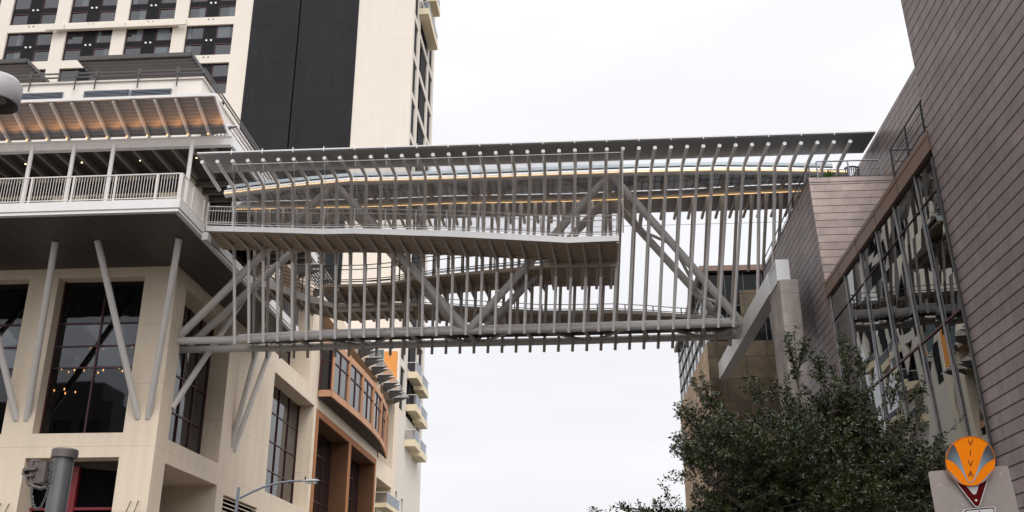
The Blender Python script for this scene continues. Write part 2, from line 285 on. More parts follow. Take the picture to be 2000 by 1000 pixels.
# ---------------------------------------------------------------- mesh builder
class MB:
    def __init__(s): s.v = []; s.f = []; s.sm = []
    def face(s, pts, smooth=False):
        n = len(s.v); s.v += [tuple(p) for p in pts]; s.f.append(tuple(range(n, n+len(pts)))); s.sm.append(smooth); return s
    def box(s, x0, x1, y0, y1, z0, z1):
        n = len(s.v); s.v += [(x, y, z) for z in (z0, z1) for x, y in ((x0, y0), (x1, y0), (x1, y1), (x0, y1))]
        for f in ((0,3,2,1),(4,5,6,7),(0,1,5,4),(1,2,6,5),(2,3,7,6),(3,0,4,7)): s.f.append(tuple(n+i for i in f)); s.sm.append(False)
        return s
    def bar(s, a, b, w, h, up=Vector((0, 0, 1))):
        a, b = Vector(a), Vector(b); d = (b-a).normalized(); r = d.cross(up)
        if r.length < 1e-4: r = d.cross(Vector((0, 1, 0)))
        r.normalize(); u = r.cross(d); n = len(s.v)
        for p in (a, b): s.v += [tuple(p+r*i*w/2+u*j*h/2) for i, j in ((-1,-1),(1,-1),(1,1),(-1,1))]
        for f in ((0,3,2,1),(4,5,6,7),(0,1,5,4),(1,2,6,5),(2,3,7,6),(3,0,4,7)): s.f.append(tuple(n+i for i in f)); s.sm.append(False)
        return s
    def tube(s, pts, r, n=8, caps=True):
        pts = [Vector(p) for p in pts]; rr = r if isinstance(r, (list, tuple)) else [r]*len(pts)
        base = len(s.v); d0 = (pts[1]-pts[0]).normalized()
        ref = Vector((0, 1, 0)) if abs(d0.y) < .9 else Vector((1, 0, 0))
        u = (ref-d0*ref.dot(d0)).normalized(); pd = d0
        for i, p in enumerate(pts):
            a = (pts[i]-pts[i-1]).normalized() if i else (pts[1]-pts[0]).normalized()
            b = (pts[i+1]-pts[i]).normalized() if i < len(pts)-1 else a
            t = (a+b).normalized() if (a+b).length > 1e-6 else a
            q = pd.rotation_difference(t); u = q @ u; pd = t
            u = (u-t*u.dot(t)).normalized(); w = t.cross(u); k = 1/max(.5, t.dot(a))
            for j in range(n):
                an = 2*math.pi*j/n; c, q2 = math.cos(an), math.sin(an)
                v = (u*c+w*q2)*rr[i]
                # mitre: stretch in the bend plane
                if k > 1.0001:
                    bn = (b-a); bn = bn-t*bn.dot(t)
                    if bn.length > 1e-6:
                        bn.normalize(); v = v+bn*v.dot(bn)*(k-1)
                s.v.append(tuple(p+v))
        for i in range(len(pts)-1):
            for j in range(n):
                s.f.append((base+i*n+j, base+i*n+(j+1)%n, base+(i+1)*n+(j+1)%n, base+(i+1)*n+j)); s.sm.append(n > 4)
        if caps:
            e = base+(len(pts)-1)*n; q = len(s.v); s.v += s.v[base:base+n]+s.v[e:e+n]
            s.f.append(tuple(q+j for j in reversed(range(n)))); s.sm.append(False)
            s.f.append(tuple(q+n+j for j in range(n))); s.sm.append(False)
        return s
    def slab(s, pts, vec):
        """prism: polygon pts extruded by vec"""
        n = len(s.v); m = len(pts); vec = Vector(vec); s.v += [tuple(p) for p in pts]+[tuple(Vector(p)+vec) for p in pts]
        s.f.append(tuple(n+i for i in range(m))); s.sm.append(False)
        s.f.append(tuple(n+m+i for i in reversed(range(m)))); s.sm.append(False)
        for i in range(m):
            j = (i+1) % m; s.f.append((n+i, n+m+i, n+m+j, n+j)); s.sm.append(False)
        return s
    def build(s, name, m, parent=None, label=None):
        me = bpy.data.meshes.new(name); me.from_pydata(s.v, [], s.f)
        for p, q in zip(me.polygons, s.sm): p.use_smooth = q
        me.materials.append(M[m] if isinstance(m, str) else m); me.update()
        o = bpy.data.objects.new(name, me); COL.objects.link(o)
        if parent is not None:
            o.parent = parent; w = Vector((0, 0, 0)); p = parent
            while p is not None: w += p.location; p = p.parent
            o.location = -w
        if label: o['label'] = label
        return o
def thing(name, loc, label, cat, group=None):
    o = bpy.data.objects.new(name, None); COL.objects.link(o); o.location = loc; o.empty_display_size = .3
    return tag(o, label, cat, group)
def tag(o, label, cat, group=None):
    o['label'] = label; o['category'] = cat
    if group: o['group'] = group
    return o
def struct(o, label, cat):
    o['kind'] = 'structure'; return tag(o, label, cat)

def facade(mb, axis, c, u0, u1, z0, z1, ops, inward):
    """wall sheet on plane X=c or Y=c with rectangular openings (ua,ub,za,zb,depth) and their reveals"""
    P = (lambda u, z, d=0: (c+inward*d, u, z)) if axis == 'X' else (lambda u, z, d=0: (u, c+inward*d, z))
    us = sorted({u0, u1, *[o[0] for o in ops], *[o[1] for o in ops]}); us = [u for u in us if u0 <= u <= u1]
    zs = sorted({z0, z1, *[o[2] for o in ops], *[o[3] for o in ops]}); zs = [z for z in zs if z0 <= z <= z1]
    for i in range(len(us)-1):
        j = 0
        while j < len(zs)-1:
            um = (us[i]+us[i+1])/2
            free = lambda k: not any(o[0] < um < o[1] and o[2] < (zs[k]+zs[k+1])/2 < o[3] for o in ops)
            if not free(j): j += 1; continue
            k = j
            while k+1 < len(zs)-1 and free(k+1): k += 1
            mb.face([P(us[i], zs[j]), P(us[i+1], zs[j]), P(us[i+1], zs[k+1]), P(us[i], zs[k+1])]); j = k+1
    for a, b, za, zb, d in ops:
        mb.face([P(a, za), P(a, zb), P(a, zb, d), P(a, za, d)]); mb.face([P(b, za), P(b, zb), P(b, zb, d), P(b, za, d)])
        mb.face([P(a, zb), P(b, zb), P(b, zb, d), P(a, zb, d)]); mb.face([P(a, za), P(b, za), P(b, za, d), P(a, za, d)])
    return mb

def glazing(parent, axis, c, a, b, za, zb, nu, zlines, inward, mull='redframe', gm='glass', w=.07, name='window', label=None):
    """one window: mullion grid (part) with its panes (sub-part); c is the glass plane"""
    out_ = -inward
    fr = MB(); pn = MB()
    def bx(mb, u0, u1, q0, q1, d0, d1):
        lo, hi = sorted((c+out_*d0, c+out_*d1))
        (mb.box(lo, hi, u0, u1, q0, q1) if axis == 'X' else mb.box(u0, u1, lo, hi, q0, q1))
    for i in range(nu+1):
        u = a+(b-a)*i/nu; u = min(max(u, a+w/2), b-w/2); bx(fr, u-w/2, u+w/2, za, zb, .0, .09)
    for z in zlines: bx(fr, a, b, z-w/2, z+w/2, .0, .075)
    us = [a+(b-a)*i/nu for i in range(nu+1)]; zz = [za]+[z for z in zlines if za < z < zb]+[zb]
    for i in range(nu):
        for j in range(len(zz)-1):
            t1, t2 = random.uniform(-.006, .006), random.uniform(-.006, .006)   # every pane sits a little differently in its frame
            q = [(us[i], zz[j], -t1), (us[i+1], zz[j], t1), (us[i+1], zz[j+1], t2), (us[i], zz[j+1], -t2)]
            pn.face([(c+out_*(.01+d), u, z) if axis == 'X' else (u, c+out_*(.01+d), z) for u, z, d in q])
    f = fr.build(name, mull, parent, label); pn.build('pane', gm, f)
    return f

# ================================================================ HOTEL PODIUM
M['redpost'] = mat('dark red post', (.16, .008, .014), .5)
XS, YF = -19.5, 44.5
hp = thing('hotel_podium', (XS, YF, 0), 'cream stucco hotel podium with cantilevered terrace, slanted round struts and recessed windows', 'building')
A0, A1 = at(116, 540, Y=YF).x, at(284, 537, Y=YF).x; AT, AB = 18.28, at(150, 846, Y=YF).z
PIT = 5.85
LT = at(150, 893.5, Y=YF).z; L0, L1 = at(50, 895, Y=YF).x, at(233, 892, Y=YF).x
ops = [(A0-PIT*k, A1-PIT*k, AB, AT, .7) for k in range(5)]+[(L0-PIT*k, L1-PIT*k, .3, LT, 1.1) for k in range(5)]
TB, TT = 19.42, 22.75
tx = lambda p: at(p, 370, Y=YF).x
tops_ = [(tx(172), tx(313)), (tx(126), tx(149)), (tx(-60), tx(106)), (tx(-230), tx(-85)), (tx(-400), tx(-255))]
ops += [(a, b, TB, TT, .3) for a, b in tops_]
pw = MB(); facade(pw, 'Y', YF, -52, XS, 23.9, 29.35, [], 1); facade(pw, 'X', XS, YF, 60, 23.9, 29.35, [(47.5, 57.5, 23.9, 24.8, 1.0)], -1); pw.build('parapet', 'parapet', hp, 'off white upper wall with dark louvres')
w = MB(); facade(w, 'Y', YF, -52, XS, 0, 23.9, ops+[], 1)
SO = []                                                     # street side openings
def sop(ya, yb, za, zb, d): SO.append((ya, yb, za, zb, d)); return SO[-1]
S1 = sop(45.85, 52.75, 10.5, 18.1, 1.15)
S1b = sop(45.85, 52.95, .3, 9.38, 3.2)
S2 = sop(61.2, 71.1, 10.2, 17.75, 1.15)
vent = sop(54.05, 60.0, 6.0, 9.05, .35)
U0 = sop(47.5, 57.5, 19.42, 24.8, 1.0)
U2 = sop(60.4, 69.2, 18.95, 25.3, 1.6)
U3 = sop(71.3, 79.3, 18.75, 25.3, 1.6)
U4 = sop(80.6, 93.2, 18.75, 25.3, 1.6)
U5 = sop(94.7, 102.6, 18.0, 25.3, 1.6)
T1 = sop(72.5, 82.7, 3.0, 17.2, 1.5)
T2 = sop(83.6, 93.7, 3.0, 17.2, 1.5)
B1 = sop(94.9, 102.6, 9.0, 16.2, 1.6)
facade(w, 'X', XS, YF, 60, 0, 23.9, [(o[0], o[1], o[2], min(o[3], 23.9), o[4]) for o in SO if o[1] < 60.2], -1)
facade(w, 'X', XS, 60, 71.8, 0, 26.45, [o for o in SO if 60 < o[0] < 71], -1)
facade(w, 'X', XS, 71.8, 94.3, 17.75, 26.45, [(71.81, 79.3, 18.75, 25.3, 1.6), U4], -1)
facade(w, 'X', XS, 94.3, 104.9, 0, 26.45, [U5, B1], -1)
w.face([(-52, YF, 29.35), (XS, YF, 29.35), (XS, 60, 29.35), (-52, 60, 29.35)])
w.face([(-52, 60, 29.35), (XS, 60, 29.35), (XS, 60, 26.45), (-52, 60, 26.45)])
w.face([(-52, 60, 26.45), (XS, 60, 26.45), (XS, 104.9, 26.45), (-52, 104.9, 26.45)])
w.build('wall', 'stucco', hp)
# terracotta lower wall between the piers, and its face 3 mm proud
w = MB(); facade(w, 'X', XS+.05, 71.85, 94.25, 0, 17.7, [(a, b, c, d, e+.05) for a, b, c, d, e in (T1, T2)], -1)
w.face([(XS+.05, 71.85, 0), (XS-.2, 71.85, 0), (XS-.2, 71.85, 17.7), (XS+.05, 71.85, 17.7)])
w.face([(XS+.05, 71.85, 17.7), (XS-.2, 71.85, 17.7), (XS-.2, 94.25, 17.7), (XS+.05, 94.25, 17.7)])
w.build('terracotta_wall', 'terra', hp, 'terracotta stucco wall framing two tall windows under the curved bay')
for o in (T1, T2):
    q = MB(); q.box(XS-1.44, XS+.0, o[1]-.03, o[1]-.004, o[2], o[3]); q.box(XS-1.44, XS+.0, o[0], o[1], o[3]-.03, o[3]-.004); q.build('reveal_shade', 'terrad', hp)  # added dark sheets over the reveals, painting the shade under the bay
# front windows: glass one can look through into dark rooms
M['clear'] = see_glass('clear hotel glass', .55)
zl = [at(150, y, Y=YF+.7).z for y in (633, 677, 719)]
for k in range(5):
    glazing(hp, 'Y', YF+.7, A0-PIT*k, A1-PIT*k, AB, AT, 2, zl, 1, gm='clear')
    dk = MB(); dk.box(L0-PIT*k, L1-PIT*k, YF+1.27, YF+1.33, .3, LT); ent = dk.build('entrance_recess', 'black', hp)
    ce = MB().face([(L0-PIT*k, YF+1.1, LT), (L1-PIT*k, YF+1.1, LT), (L1-PIT*k, YF+1.26, LT-.5), (L0-PIT*k, YF+1.26, LT-.1)]); ce.build('sloped_ceiling', 'soffit', ent)
    rx = at(143, 950, Y=YF+1.1).x-PIT*k; rp = MB(); rp.box(rx-.2, rx+.2, YF+1.02, YF+1.24, .3, LT-.25); rz = at(150, 995, Y=YF+1.3).z; rp.box(L0-PIT*k, L1-PIT*k, YF+1.06, YF+1.2, rz-.06, rz+.06); rp.build('red_post', 'redpost', ent)
for a, b in tops_:
    glazing(hp, 'Y', YF+.3, a, b, TB, TT, max(1, round((b-a)/1.5)), [20.55], 1, gm='glass')
rm = MB(); rm.face([(-52, YF+9, 9), (XS-1.3, YF+9, 9), (XS-1.3, YF+9, 18.4), (-52, YF+9, 18.4)])
rm.face([(-52, YF+.75, 18.42), (XS-1.3, YF+.75, 18.42), (XS-1.3, YF+9, 18.42), (-52, YF+9, 18.42)])
rm.face([(-52, YF+.75, 9.8), (XS-1.3, YF+.75, 9.8), (XS-1.3, YF+9, 9.8), (-52, YF+9, 9.8)])
rm.face([(XS-1.3, YF+.75, 9.8), (XS-1.3, YF+9, 9.8), (XS-1.3, YF+9, 18.4), (XS-1.3, YF+.75, 18.4)])
rm.build('room_lining', 'black', hp)
# side windows
glazing(hp, 'X', XS-1.15, S1[0], S1[1], S1[2], S1[3], 4, [12.4, 14.3, 16.2], -1)
glazing(hp, 'X', XS-3.2, S1b[0], S1b[1], S1b[2], S1b[3], 4, [5], -1, gm='glass')
glazing(hp, 'X', XS-1.15, S2[0], S2[1], S2[2], S2[3], 4, [12.1, 14.0, 15.9], -1)
for o, n in ((U0, 5), (U2, 4), (U3, 4), (U4, 6), (U5, 4)): glazing(hp, 'X', XS-o[4], o[0], o[1], o[2], o[3], n, [21.2, 23.3], -1)
for o in (T1, T2): glazing(hp, 'X', XS-o[4], o[0], o[1], o[2], o[3], 4, [4.6, 6.4, 8.2, 10, 11.8, 13.6, 15.4], -1)
glazing(hp, 'X', XS-B1[4], B1[0], B1[1], B1[2], B1[3], 4, [12.5, 14.4], -1)
# louvred vent
v = MB(); z = vent[2]+.1
while z < vent[3]-.1:
    v.slab([(XS-.05, vent[0], z), (XS-.32, vent[0], z+.14), (XS-.32, vent[0], z+.17), (XS-.05, vent[0], z+.03)], (0, vent[1]-vent[0], 0)); z += .23
vo = v.build('louvre_vent', 'stucco', hp); MB().face([(XS-.34, vent[0], vent[2]), (XS-.34, vent[1], vent[2]), (XS-.34, vent[1], vent[3]), (XS-.34, vent[0], vent[3])]).build('duct_backing', 'black', vo)
# pier hooks
for a, b in (((255, 980), (240, 1002)), ((270, 979), (257, 1002)), ((17, 985), (4, 1004)), ((1, 984), (-14, 1004))):
    h = MB(); h.tube([at(*a, Y=YF), at(*a, Y=YF-.35)+Vector((0, 0, .02)), at(*b, Y=YF-.4)-Vector((0, 0, .4))], .022, 5); h.build('wall_hook', 'cast', hp)

# ---- terrace
XT, YT, YE = -16.95, 38.0, 57.0
t = MB()
t.box(-52, XT, YT, YE, 18.97, 19.38)
t.box(-52, XT-.07, YT+.07, YE-.07, 18.89, 18.97)
t.box(-52, XT-.02, YT+.02, YE-.02, 18.80, 18.89)
tb = t.build('terrace_slab', 'fascia', hp, 'pale grey metal edge of the cantilevered terrace')
M['sofp'] = brick_mat('taupe soffit panels', (.05, .04, .032), (.046, .036, .029), (.012, .01, .009), 3.1, .92, .022, .5, 0, .004, off=0, tint=.06)
tt = M['sofp'].node_tree
for n in tt.nodes:                                           # panels laid out in plan
    if n.type == 'COMBXYZ':
        s3 = [q for q in tt.nodes if q.type == 'SEPXYZ'][0]
        for l in list(n.inputs[0].links)+list(n.inputs[1].links): tt.links.remove(l)
        ln(tt, s3.outputs[1], n.inputs[0]); ln(tt, s3.outputs[0], n.inputs[1])
MB().box(-52, XT-.25, YT+.25, YE-.3, 18.775, 18.797).build('soffit', 'sofp', hp)

def railing(par, p0, p1, zb, zt, posts, pitch=.128, m='rail', name='railing', botgap=.1, r=.014):
    """straight balustrade with posts (sub-parts of their own), rails and thin balusters; parameters of the posts 0..1"""
    p0, p1 = Vector(p0), Vector(p1); L = (p1-p0).length; up = Vector((0, 0, 1)); a = MB()
    zt2 = zt-zb
    a.bar(p0+up*zt2, p1+up*zt2, .06, .045); a.bar(p0+up*botgap, p1+up*botgap, .05, .035)
    n = int(L/pitch)
    for i in range(1, n): q = p0.lerp(p1, i/n); a.tube([q+up*botgap, q+up*zt2], r, 4, False)
    o = a.build(name, m, par)
    for k in posts:
        q = p0.lerp(p1, k); MB().bar(q-up*.12, q+up*zt2, .07, .07, Vector((0, 1, 0))).build('post', m, o)
    return o
ZR = 20.62
px0 = [-23.79, -21.88, -19.98, -18.12]
fr = railing(hp, (-40, YT+.08, 19.38), (XT-.08, YT+.08, 19.38), 19.38, ZR, [], name='terrace_railing')
for x in px0+[XT-.14]+[-23.79-1.9*k for k in range(1, 9)]:
    MB().bar((x, YT+.08, 19.2), (x, YT+.08, ZR), .07, .07, Vector((0, 1, 0))).build('post', 'rail', fr)
railing(hp, (XT-.08, YT+.08, 19.38), (XT-.08, 40.82, 19.38), 19.38, ZR, [0.01, .5, 1], name='terrace_railing')
railing(hp, (XT-.08, 50.6, 19.38), (XT-.08, YE-.1, 19.38), 19.38, ZR, [0, .33, .66, 1], name='terrace_railing', m='drail')
# ---- V struts
for k in range(4):
    x = -PIT*k
    for bx_, tx_ in ((-20.5, -21.97), (-20.02, -18.12)):
        MB().tube([(bx_+x, YF+.06, 11.25), (tx_+x, 41.05, 18.80)], .155, 12).build('strut', 'steel', hp)
for a, b in (((XS-.05, 45.92, 12.0), (-17.78, 49.43, 18.8)), ((XS-.05, 54.62, 11.76), (-18.1, 53.9, 18.8)), ((XS-.05, 55.05, 11.6), (-17.8, 55.6, 18.8))):
    MB().tube([a, b], .15, 12).build('strut', 'steel', hp)
# ---- roof over the terrace, with beams
c = MB(); c.box(-52, -16.55, 41.2, YF-.003, 23.74, 23.98); c.box(XS+.003, -16.55, YF-.003, 57.5, 23.74, 23.98)
c.build('terrace_roof', 'soffit', hp)
bm = MB()
bm.bar((-52, 41.0, 23.68), (-16.15, 41.0, 23.68), .3, .46); bm.tube([(-52, 40.86, 23.88), (-16.12, 40.86, 23.88)], .06, 8)
bm.build('canopy_beam', 'steel', hp)
MB().bar((-16.3, 40.9, 23.95), (-16.3, 57.5, 23.95), .12, .5).build('roof_fascia', 'fascia', hp)
x = -17.2
while x > -50: MB().bar((x, 41.2, 23.6), (x, YF-.02, 23.6), .16, .26).build('joist', 'joist', hp); x -= .955
y = 45.4
while y < 57: MB().bar((XS+.02, y, 23.6), (-16.6, y, 23.6), .16, .26).build('joist', 'joist', hp); y += .955
MB().box(-52, XS-.4, YF-.12, YF-.004, 22.78, 23.45).build('bulkhead', 'soffit', hp)
for x in (-23.54, -21.62, -17.84, -25.6, -27.5, -29.5): MB().tube([(x, 40.5, 19.38), (x, 40.5, 23.46)], .1, 12).build('terrace_column', 'steel', hp)
for p in ((50, 320), (160, 317), (274, 313), (384, 308), (417, 348)):
    q = at(*p, Z=23.72); MB().tube([q, q-Vector((0, 0, .03))], .036, 10).build('downlight', 'spot', hp)
# ---- translucent canopy with rafters and uplights
YB, ZB_, YC, ZC = 40.95, 23.93, 38.85, 24.82
MB().slab([(-34, YB, ZB_+.16), (-16.4, YB, ZB_+.16), (-16.4, YC, ZC+.16), (-34, YC, ZC+.16)], (0, 0, .03)).build('canopy_sheet', 'sheet', hp)
cf = MB(); cf.bar((-34, YC-.04, ZC+.13), (-16.32, YC-.04, ZC+.13), .08, .13); cf.bar((-16.34, YC-.04, ZC+.14), (-16.34, YB, ZB_+.14), .08, .2); cf.build('canopy_edge', 'fascia', hp)
i = 0; x = at(415, 265, Y=YB).x-.1
while x > -33:
    rf = MB().bar((x, YB-.02, ZB_+.04), (x, YC+.02, ZC+.04), .1, .2).build('rafter', 'steel', hp)
    if x > -29.5:
        q = Vector((x, YB-.32, ZB_+.02)); MB().tube([q, q+Vector((0, 0, -.05))], .03, 8).build('uplight', 'bulb', rf)
        l = bpy.data.lights.new('canopy_lamp', 'SPOT'); l.energy = 30; l.color = (1, .42, .12); l.shadow_soft_size = .05; l.spot_size = R(105); l.spot_blend = 1
        lo = bpy.data.objects.new('canopy_lamp', l); COL.objects.link(lo); lo.parent = hp; lo.location = Vector((x+.45, YB-.55, ZB_-.2))-hp.location; lo.rotation_euler = Vector((-.05, .62, -1)).to_track_quat('Z', 'Y').to_euler()
    x -= .985; i += 1
# ---- roof level: dark louvres, guard rail
def louvre(px):
    (xa, za), (xb, zb) = [(at(*p, Y=YF).x, at(*p, Y=YF).z) for p in px]
    d = MB(); d.box(xa, xb, YF-.03, YF-.006, za, zb); o = d.build('parapet_louvre', 'black', hp)
    s = MB(); n = 6; s.box(xa-.06, xa, YF-.09, YF-.01, za, zb+.06); s.box(xb, xb+.06, YF-.09, YF-.01, za, zb+.06); s.box(xa, xb, YF-.09, YF-.01, zb, zb+.06)
    for k in range(n): z = za+(zb-za)*(k+.3)/n; s.slab([(xa, YF-.035, z+.1), (xa, YF-.17, z), (xa, YF-.17, z+.03), (xa, YF-.035, z+.13)], (xb-xa, 0, 0))
    s.build('slats', 'pole', o)
louvre(((165, 196), (252, 178))); louvre(((256, 196), (334, 176))); louvre(((30, 202), (122, 183)))
MB().box(-52.2, XS+.1, YF-.1, 60.1, 29.352, 29.45).build('coping', 'parapet', hp)
pr = MB()
for z in (29.62, 29.86): pr.bar((-50, YF-.2, z), (XS+.15, YF-.2, z), .07, .07); pr.bar((XS+.15, YF-.2, z), (XS+.15, 59.5, z), .07, .07)
pro = pr.build('roof_rail', 'drail', hp)
for p in (60, 148, 187, 270, 346):
    x = at(p, 158, Y=YF-.2).x; q = MB(); q.bar((x, YF-.22, 28.85), (x, YF-.22, 29.95), .05, .06, Vector((0, 1, 0))); q.box(x-.09, x+.09, YF-.26, YF-.18, 29.6, 29.98); q.build('post', 'drail', pro)
# pergolas on the roof
def pergola(x0, x1, y0, y1, z0, z1):
    f = MB()
    for y in (y0, y1): f.bar((x0, y, z1), (x1, y, z1), .12, .22)
    for x in (x0, x1): f.bar((x, y0, z1), (x, y1, z1), .12, .22)
    for x in (x0+.5, (x0+x1)/2, x1-.5):
        f.box(x-.08, x+.08, y1-.1, y1+.06, 29.4, z1)
    o = f.build('roof_pergola', 'drail', hp)
    s = MB(); n = 9
    for k in range(n): y = y0+(y1-y0)*(k+.5)/n; s.bar((x0, y, z1-.08), (x1, y, z1-.08), .07, .2)
    for k in range(5): z = z0+(z1-z0)*(k+.4)/5.4; s.box(x0, x1, y1-.03, y1+.03, z, z+.14)
    s.build('slats', 'slat', o)
pergola(-27.6, -21.1, 46.3, 49.2, 30.0, 32.1); pergola(-40, -30.6, 46.3, 49.2, 30.0, 32.1)

# ---- slatted awnings along the street side
def awning(y0, y1, z, xo, n=7, tri=True):
    s = MB()
    for k in range(n):
        x = XS+.15+(xo-XS-.15)*(k+.5)/n
        s.bar((x, y0, z), (x, y1, z), .09, .05)
    for y in (y0+.1, y1-.1): s.bar((XS, y, z-.04), (xo, y, z-.04), .05, .06)
    o = s.build('awning', 'cap', hp)
    b = MB()
    for y in (y0, y1-.06): b.slab([(XS, y, z-.06), (xo, y, z-.06), (XS, y, z-.75)], (0, .06, 0))
    b.build('bracket', 'drail', o)
for y0, y1, z, xo in ((45.2, 50.2, 26.9, -17.6), (50.5, 56.0, 26.9, -17.6), (58.5, 64.0, 26.2, -17.5), (64.4, 68.6, 26.0, -17.6)): awning(y0, y1, z, xo, 8)
for k in range(8): awning(79.0+k*2.95, 81.3+k*2.95, 25.95-.06*k, -17.9)

# ---- curved bay
cv = [(71.83, -18.5), (74.2, -18.42), (76.6, -18.3), (79.9, -18.2), (83.4, -18.15), (87, -18.2), (90, -18.35), (93, -18.62), (96, -18.98), (98.6, -19.42)]
zb, zt = 18.6, 22.95
def ring(z, off=0.0): return [Vector((x+off, y, z)) for y, x in cv]
def bandmesh(z0, z1, off):
    b = MB(); lo, hi = ring(z0, off), ring(z1, off); a0 = Vector((XS+.06, cv[0][0]-off*.5, 0))
    lo = [Vector((a0.x, a0.y, z0))]+[Vector((lo[0].x, a0.y, z0))]+lo[1:]+[Vector((XS+.06, 98.9, z0))]
    hi = [Vector((p.x, p.y, z1)) for p in lo]
    for i in range(len(lo)-1): b.face([lo[i], lo[i+1], hi[i+1], hi[i]])
    b.face(lo); b.face(hi); return b
bay = bandmesh(zb, zb+.5, .06).build('curved_bay', 'peach', hp, 'peach coloured curved bay with two rows of panes')
bandmesh(zt-.5, zt, .06).build('cornice', 'peach', bay); bandmesh(zb-.06, zb-.003, -.1).build('bay_soffit', 'baysof', bay)
pg = MB(); fg = MB(); pe = MB()
pts = [Vector((x, y, 0)) for y, x in cv]; seg = 12
def along(s):
    tot = [0]
    for i in range(len(pts)-1): tot.append(tot[-1]+(pts[i+1]-pts[i]).length)
    d = s*tot[-1]
    for i in range(len(pts)-1):
        if d <= tot[i+1]+1e-6: return pts[i].lerp(pts[i+1], (d-tot[i])/(tot[i+1]-tot[i]))
    return pts[-1]
za, zc = zb+.5, zt-.5; zm = za+(zc-za)*.66
up = Vector((0, 0, 1))
for i in range(seg):
    a, b = along(i/seg), along((i+1)/seg)
    if i % 2 == 0: pg = MB(); fg = MB()
    for z0, z1 in ((za, zm), (zm, zc)): pg.face([a+up*z0-Vector((.04, 0, 0)), b+up*z0-Vector((.04, 0, 0)), b+up*z1-Vector((.04, 0, 0)), a+up*z1-Vector((.04, 0, 0))])
    fg.bar(a+up*(zm), b+up*(zm), .07, .07); fg.bar(a+up*(za+.04), b+up*(za+.04), .07, .08); fg.bar(a+up*(zc-.04), b+up*(zc-.04), .07, .08)
    (pe if i % 2 == 0 else fg).bar(a+up*za, a+up*zc, .16 if i % 2 == 0 else .07, .12, Vector((0, 1, 0)))
    if i % 2 == 1: fg.build('window_frame', 'redframe', bay); pg.build('pane', 'hglass', bay)
pe.bar(pts[-1]+up*za, pts[-1]+up*zc, .16, .12, Vector((0, 1, 0)))
for i in range(0, seg+1, 2):
    a = along(i/seg)+Vector((.1, 0, 0)); pe.bar(a+up*(zb-.02), a+up*(zt+.02), .12, .06, Vector((0, 1, 0)))
pe.build('pilaster', 'peach', bay)
e = MB(); e.face([(XS+.06, 71.83, za), (-18.5, 71.83, za), (-18.5, 71.83, zc), (XS+.06, 71.83, zc)]); e.build('end_window', 'glass', bay)
e = MB()
for x in (XS+.12, -18.56): e.bar((x, 71.8, za), (x, 71.8, zc), .12, .08, Vector((0, 1, 0)))
e.bar((XS+.06, 71.8, zm), (-18.5, 71.8, zm), .06, .06); e.build('end_frame', 'redframe', bay)
# low balcony
q = MB(); q.box(XS, XS+1.1, 94.9, 102.4, 13.35, 13.75); bo = q.build('balcony', 'balc', hp)
q = MB(); q.box(XS+1.04, XS+1.06, 94.95, 102.3, 13.8, 14.7); q.box(XS+.02, XS+1.04, 94.95, 94.97, 13.8, 14.7); q.build('glass_guard', 'guard', bo)
q = MB(); q.bar((XS+1.05, 94.95, 14.75), (XS+1.05, 102.3, 14.75), .06, .06); q.bar((XS, 94.96, 14.75), (XS+1.05, 94.96, 14.75), .06, .06); q.build('handrail', 'rail', bo)

# chandeliers hanging in the big front windows
for n, (cx, cyy, lab) in enumerate(((188, 684, 'highest of the warm lit chandeliers behind the large front window'), (255, 683, 'warm lit chandelier by the right edge of the large front window'), (132, 725, 'warm lit chandelier by the left edge of the large front window'))):
    ctr = at(cx, cyy+6, Y=YF+3+n*.4); th = thing('chandelier', ctr, lab, 'chandelier', 'chandeliers in the hotel window')
    MB().tube([ctr+Vector((0, 0, .1)), Vector((ctr.x, ctr.y, 18.4))], .015, 5).build('stem', 'cast', th)
    rg = MB()
    for z, r in ((.1, .35), (-1.0, .5)):
        pp = [ctr+Vector((r*math.cos(a*math.pi/8), r*math.sin(a*math.pi/8), z)) for a in range(17)]; rg.tube(pp, .015, 5)
    rg.build('ring', 'cast', th)
    for z, r, m in ((.16, .35, 3), (-.94, .5, 4)):
        for a in range(m):
            an = a*2*math.pi/m+n; p = ctr+Vector((r*math.cos(an), r*math.sin(an), z)); MB().tube([p, p+Vector((0, 0, .05)), p+Vector((0, 0, .11))], [.018, .034, .012], 6).build('bulb', 'bulb', th)

# ================================================================ HOTEL TOWER
YW, XW = 105.0, -19.65
ht = thing('hotel_tower', (XW, YW, 0), 'tall cream hotel tower with a charcoal vertical panel and grouped dark windows', 'building')
PX, PZ = 7.93, 5.66
wx0, wx1 = -49.03, -42.85; wz0, wz1 = 70.56, 75.07
WIN = [(wx0-PX*k, wx1-PX*k, wz0+PZ*r, wz1+PZ*r, .35) for k in range(6) for r in range(-5, 5)]
w = MB(); facade(w, 'Y', YW, -100, XW, 20, 104, WIN, 1)
SD = [(105.9, 108.6), (110.2, 116.6), (117.7, 120.9)]
sops = [(a, b, z0+PZ*r, z0+PZ*r+4.8, .55) for a, b in SD for r in range(-9, 5) for z0 in (wz0,) if z0+PZ*r > 24]
facade(w, 'X', XW, YW, 122.3, 0, 104, sops+[(105.9, 107.0, 13.4, 16.4, .4), (109.6, 110.7, 13.2, 16.1, .4)], -1)
w.face([(-100, YW, 104), (XW, YW, 104), (XW, 122.3, 104), (-100, 122.3, 104)]); w.face([(XW, 122.3, 0), (-100, 122.3, 0), (-100, 122.3, 104), (XW, 122.3, 104)])
w.build('wall', 'tower', ht)
MB().box(-40.55, -26.75, YW-.07, YW+.02, 26, 103).build('charcoal_panel', 'dark', ht)
sg = MB().box(-34.4, -34.25, YW-.1, YW-.06, 26, 103); sg.build('panel_joint', 'black', ht)
first = None
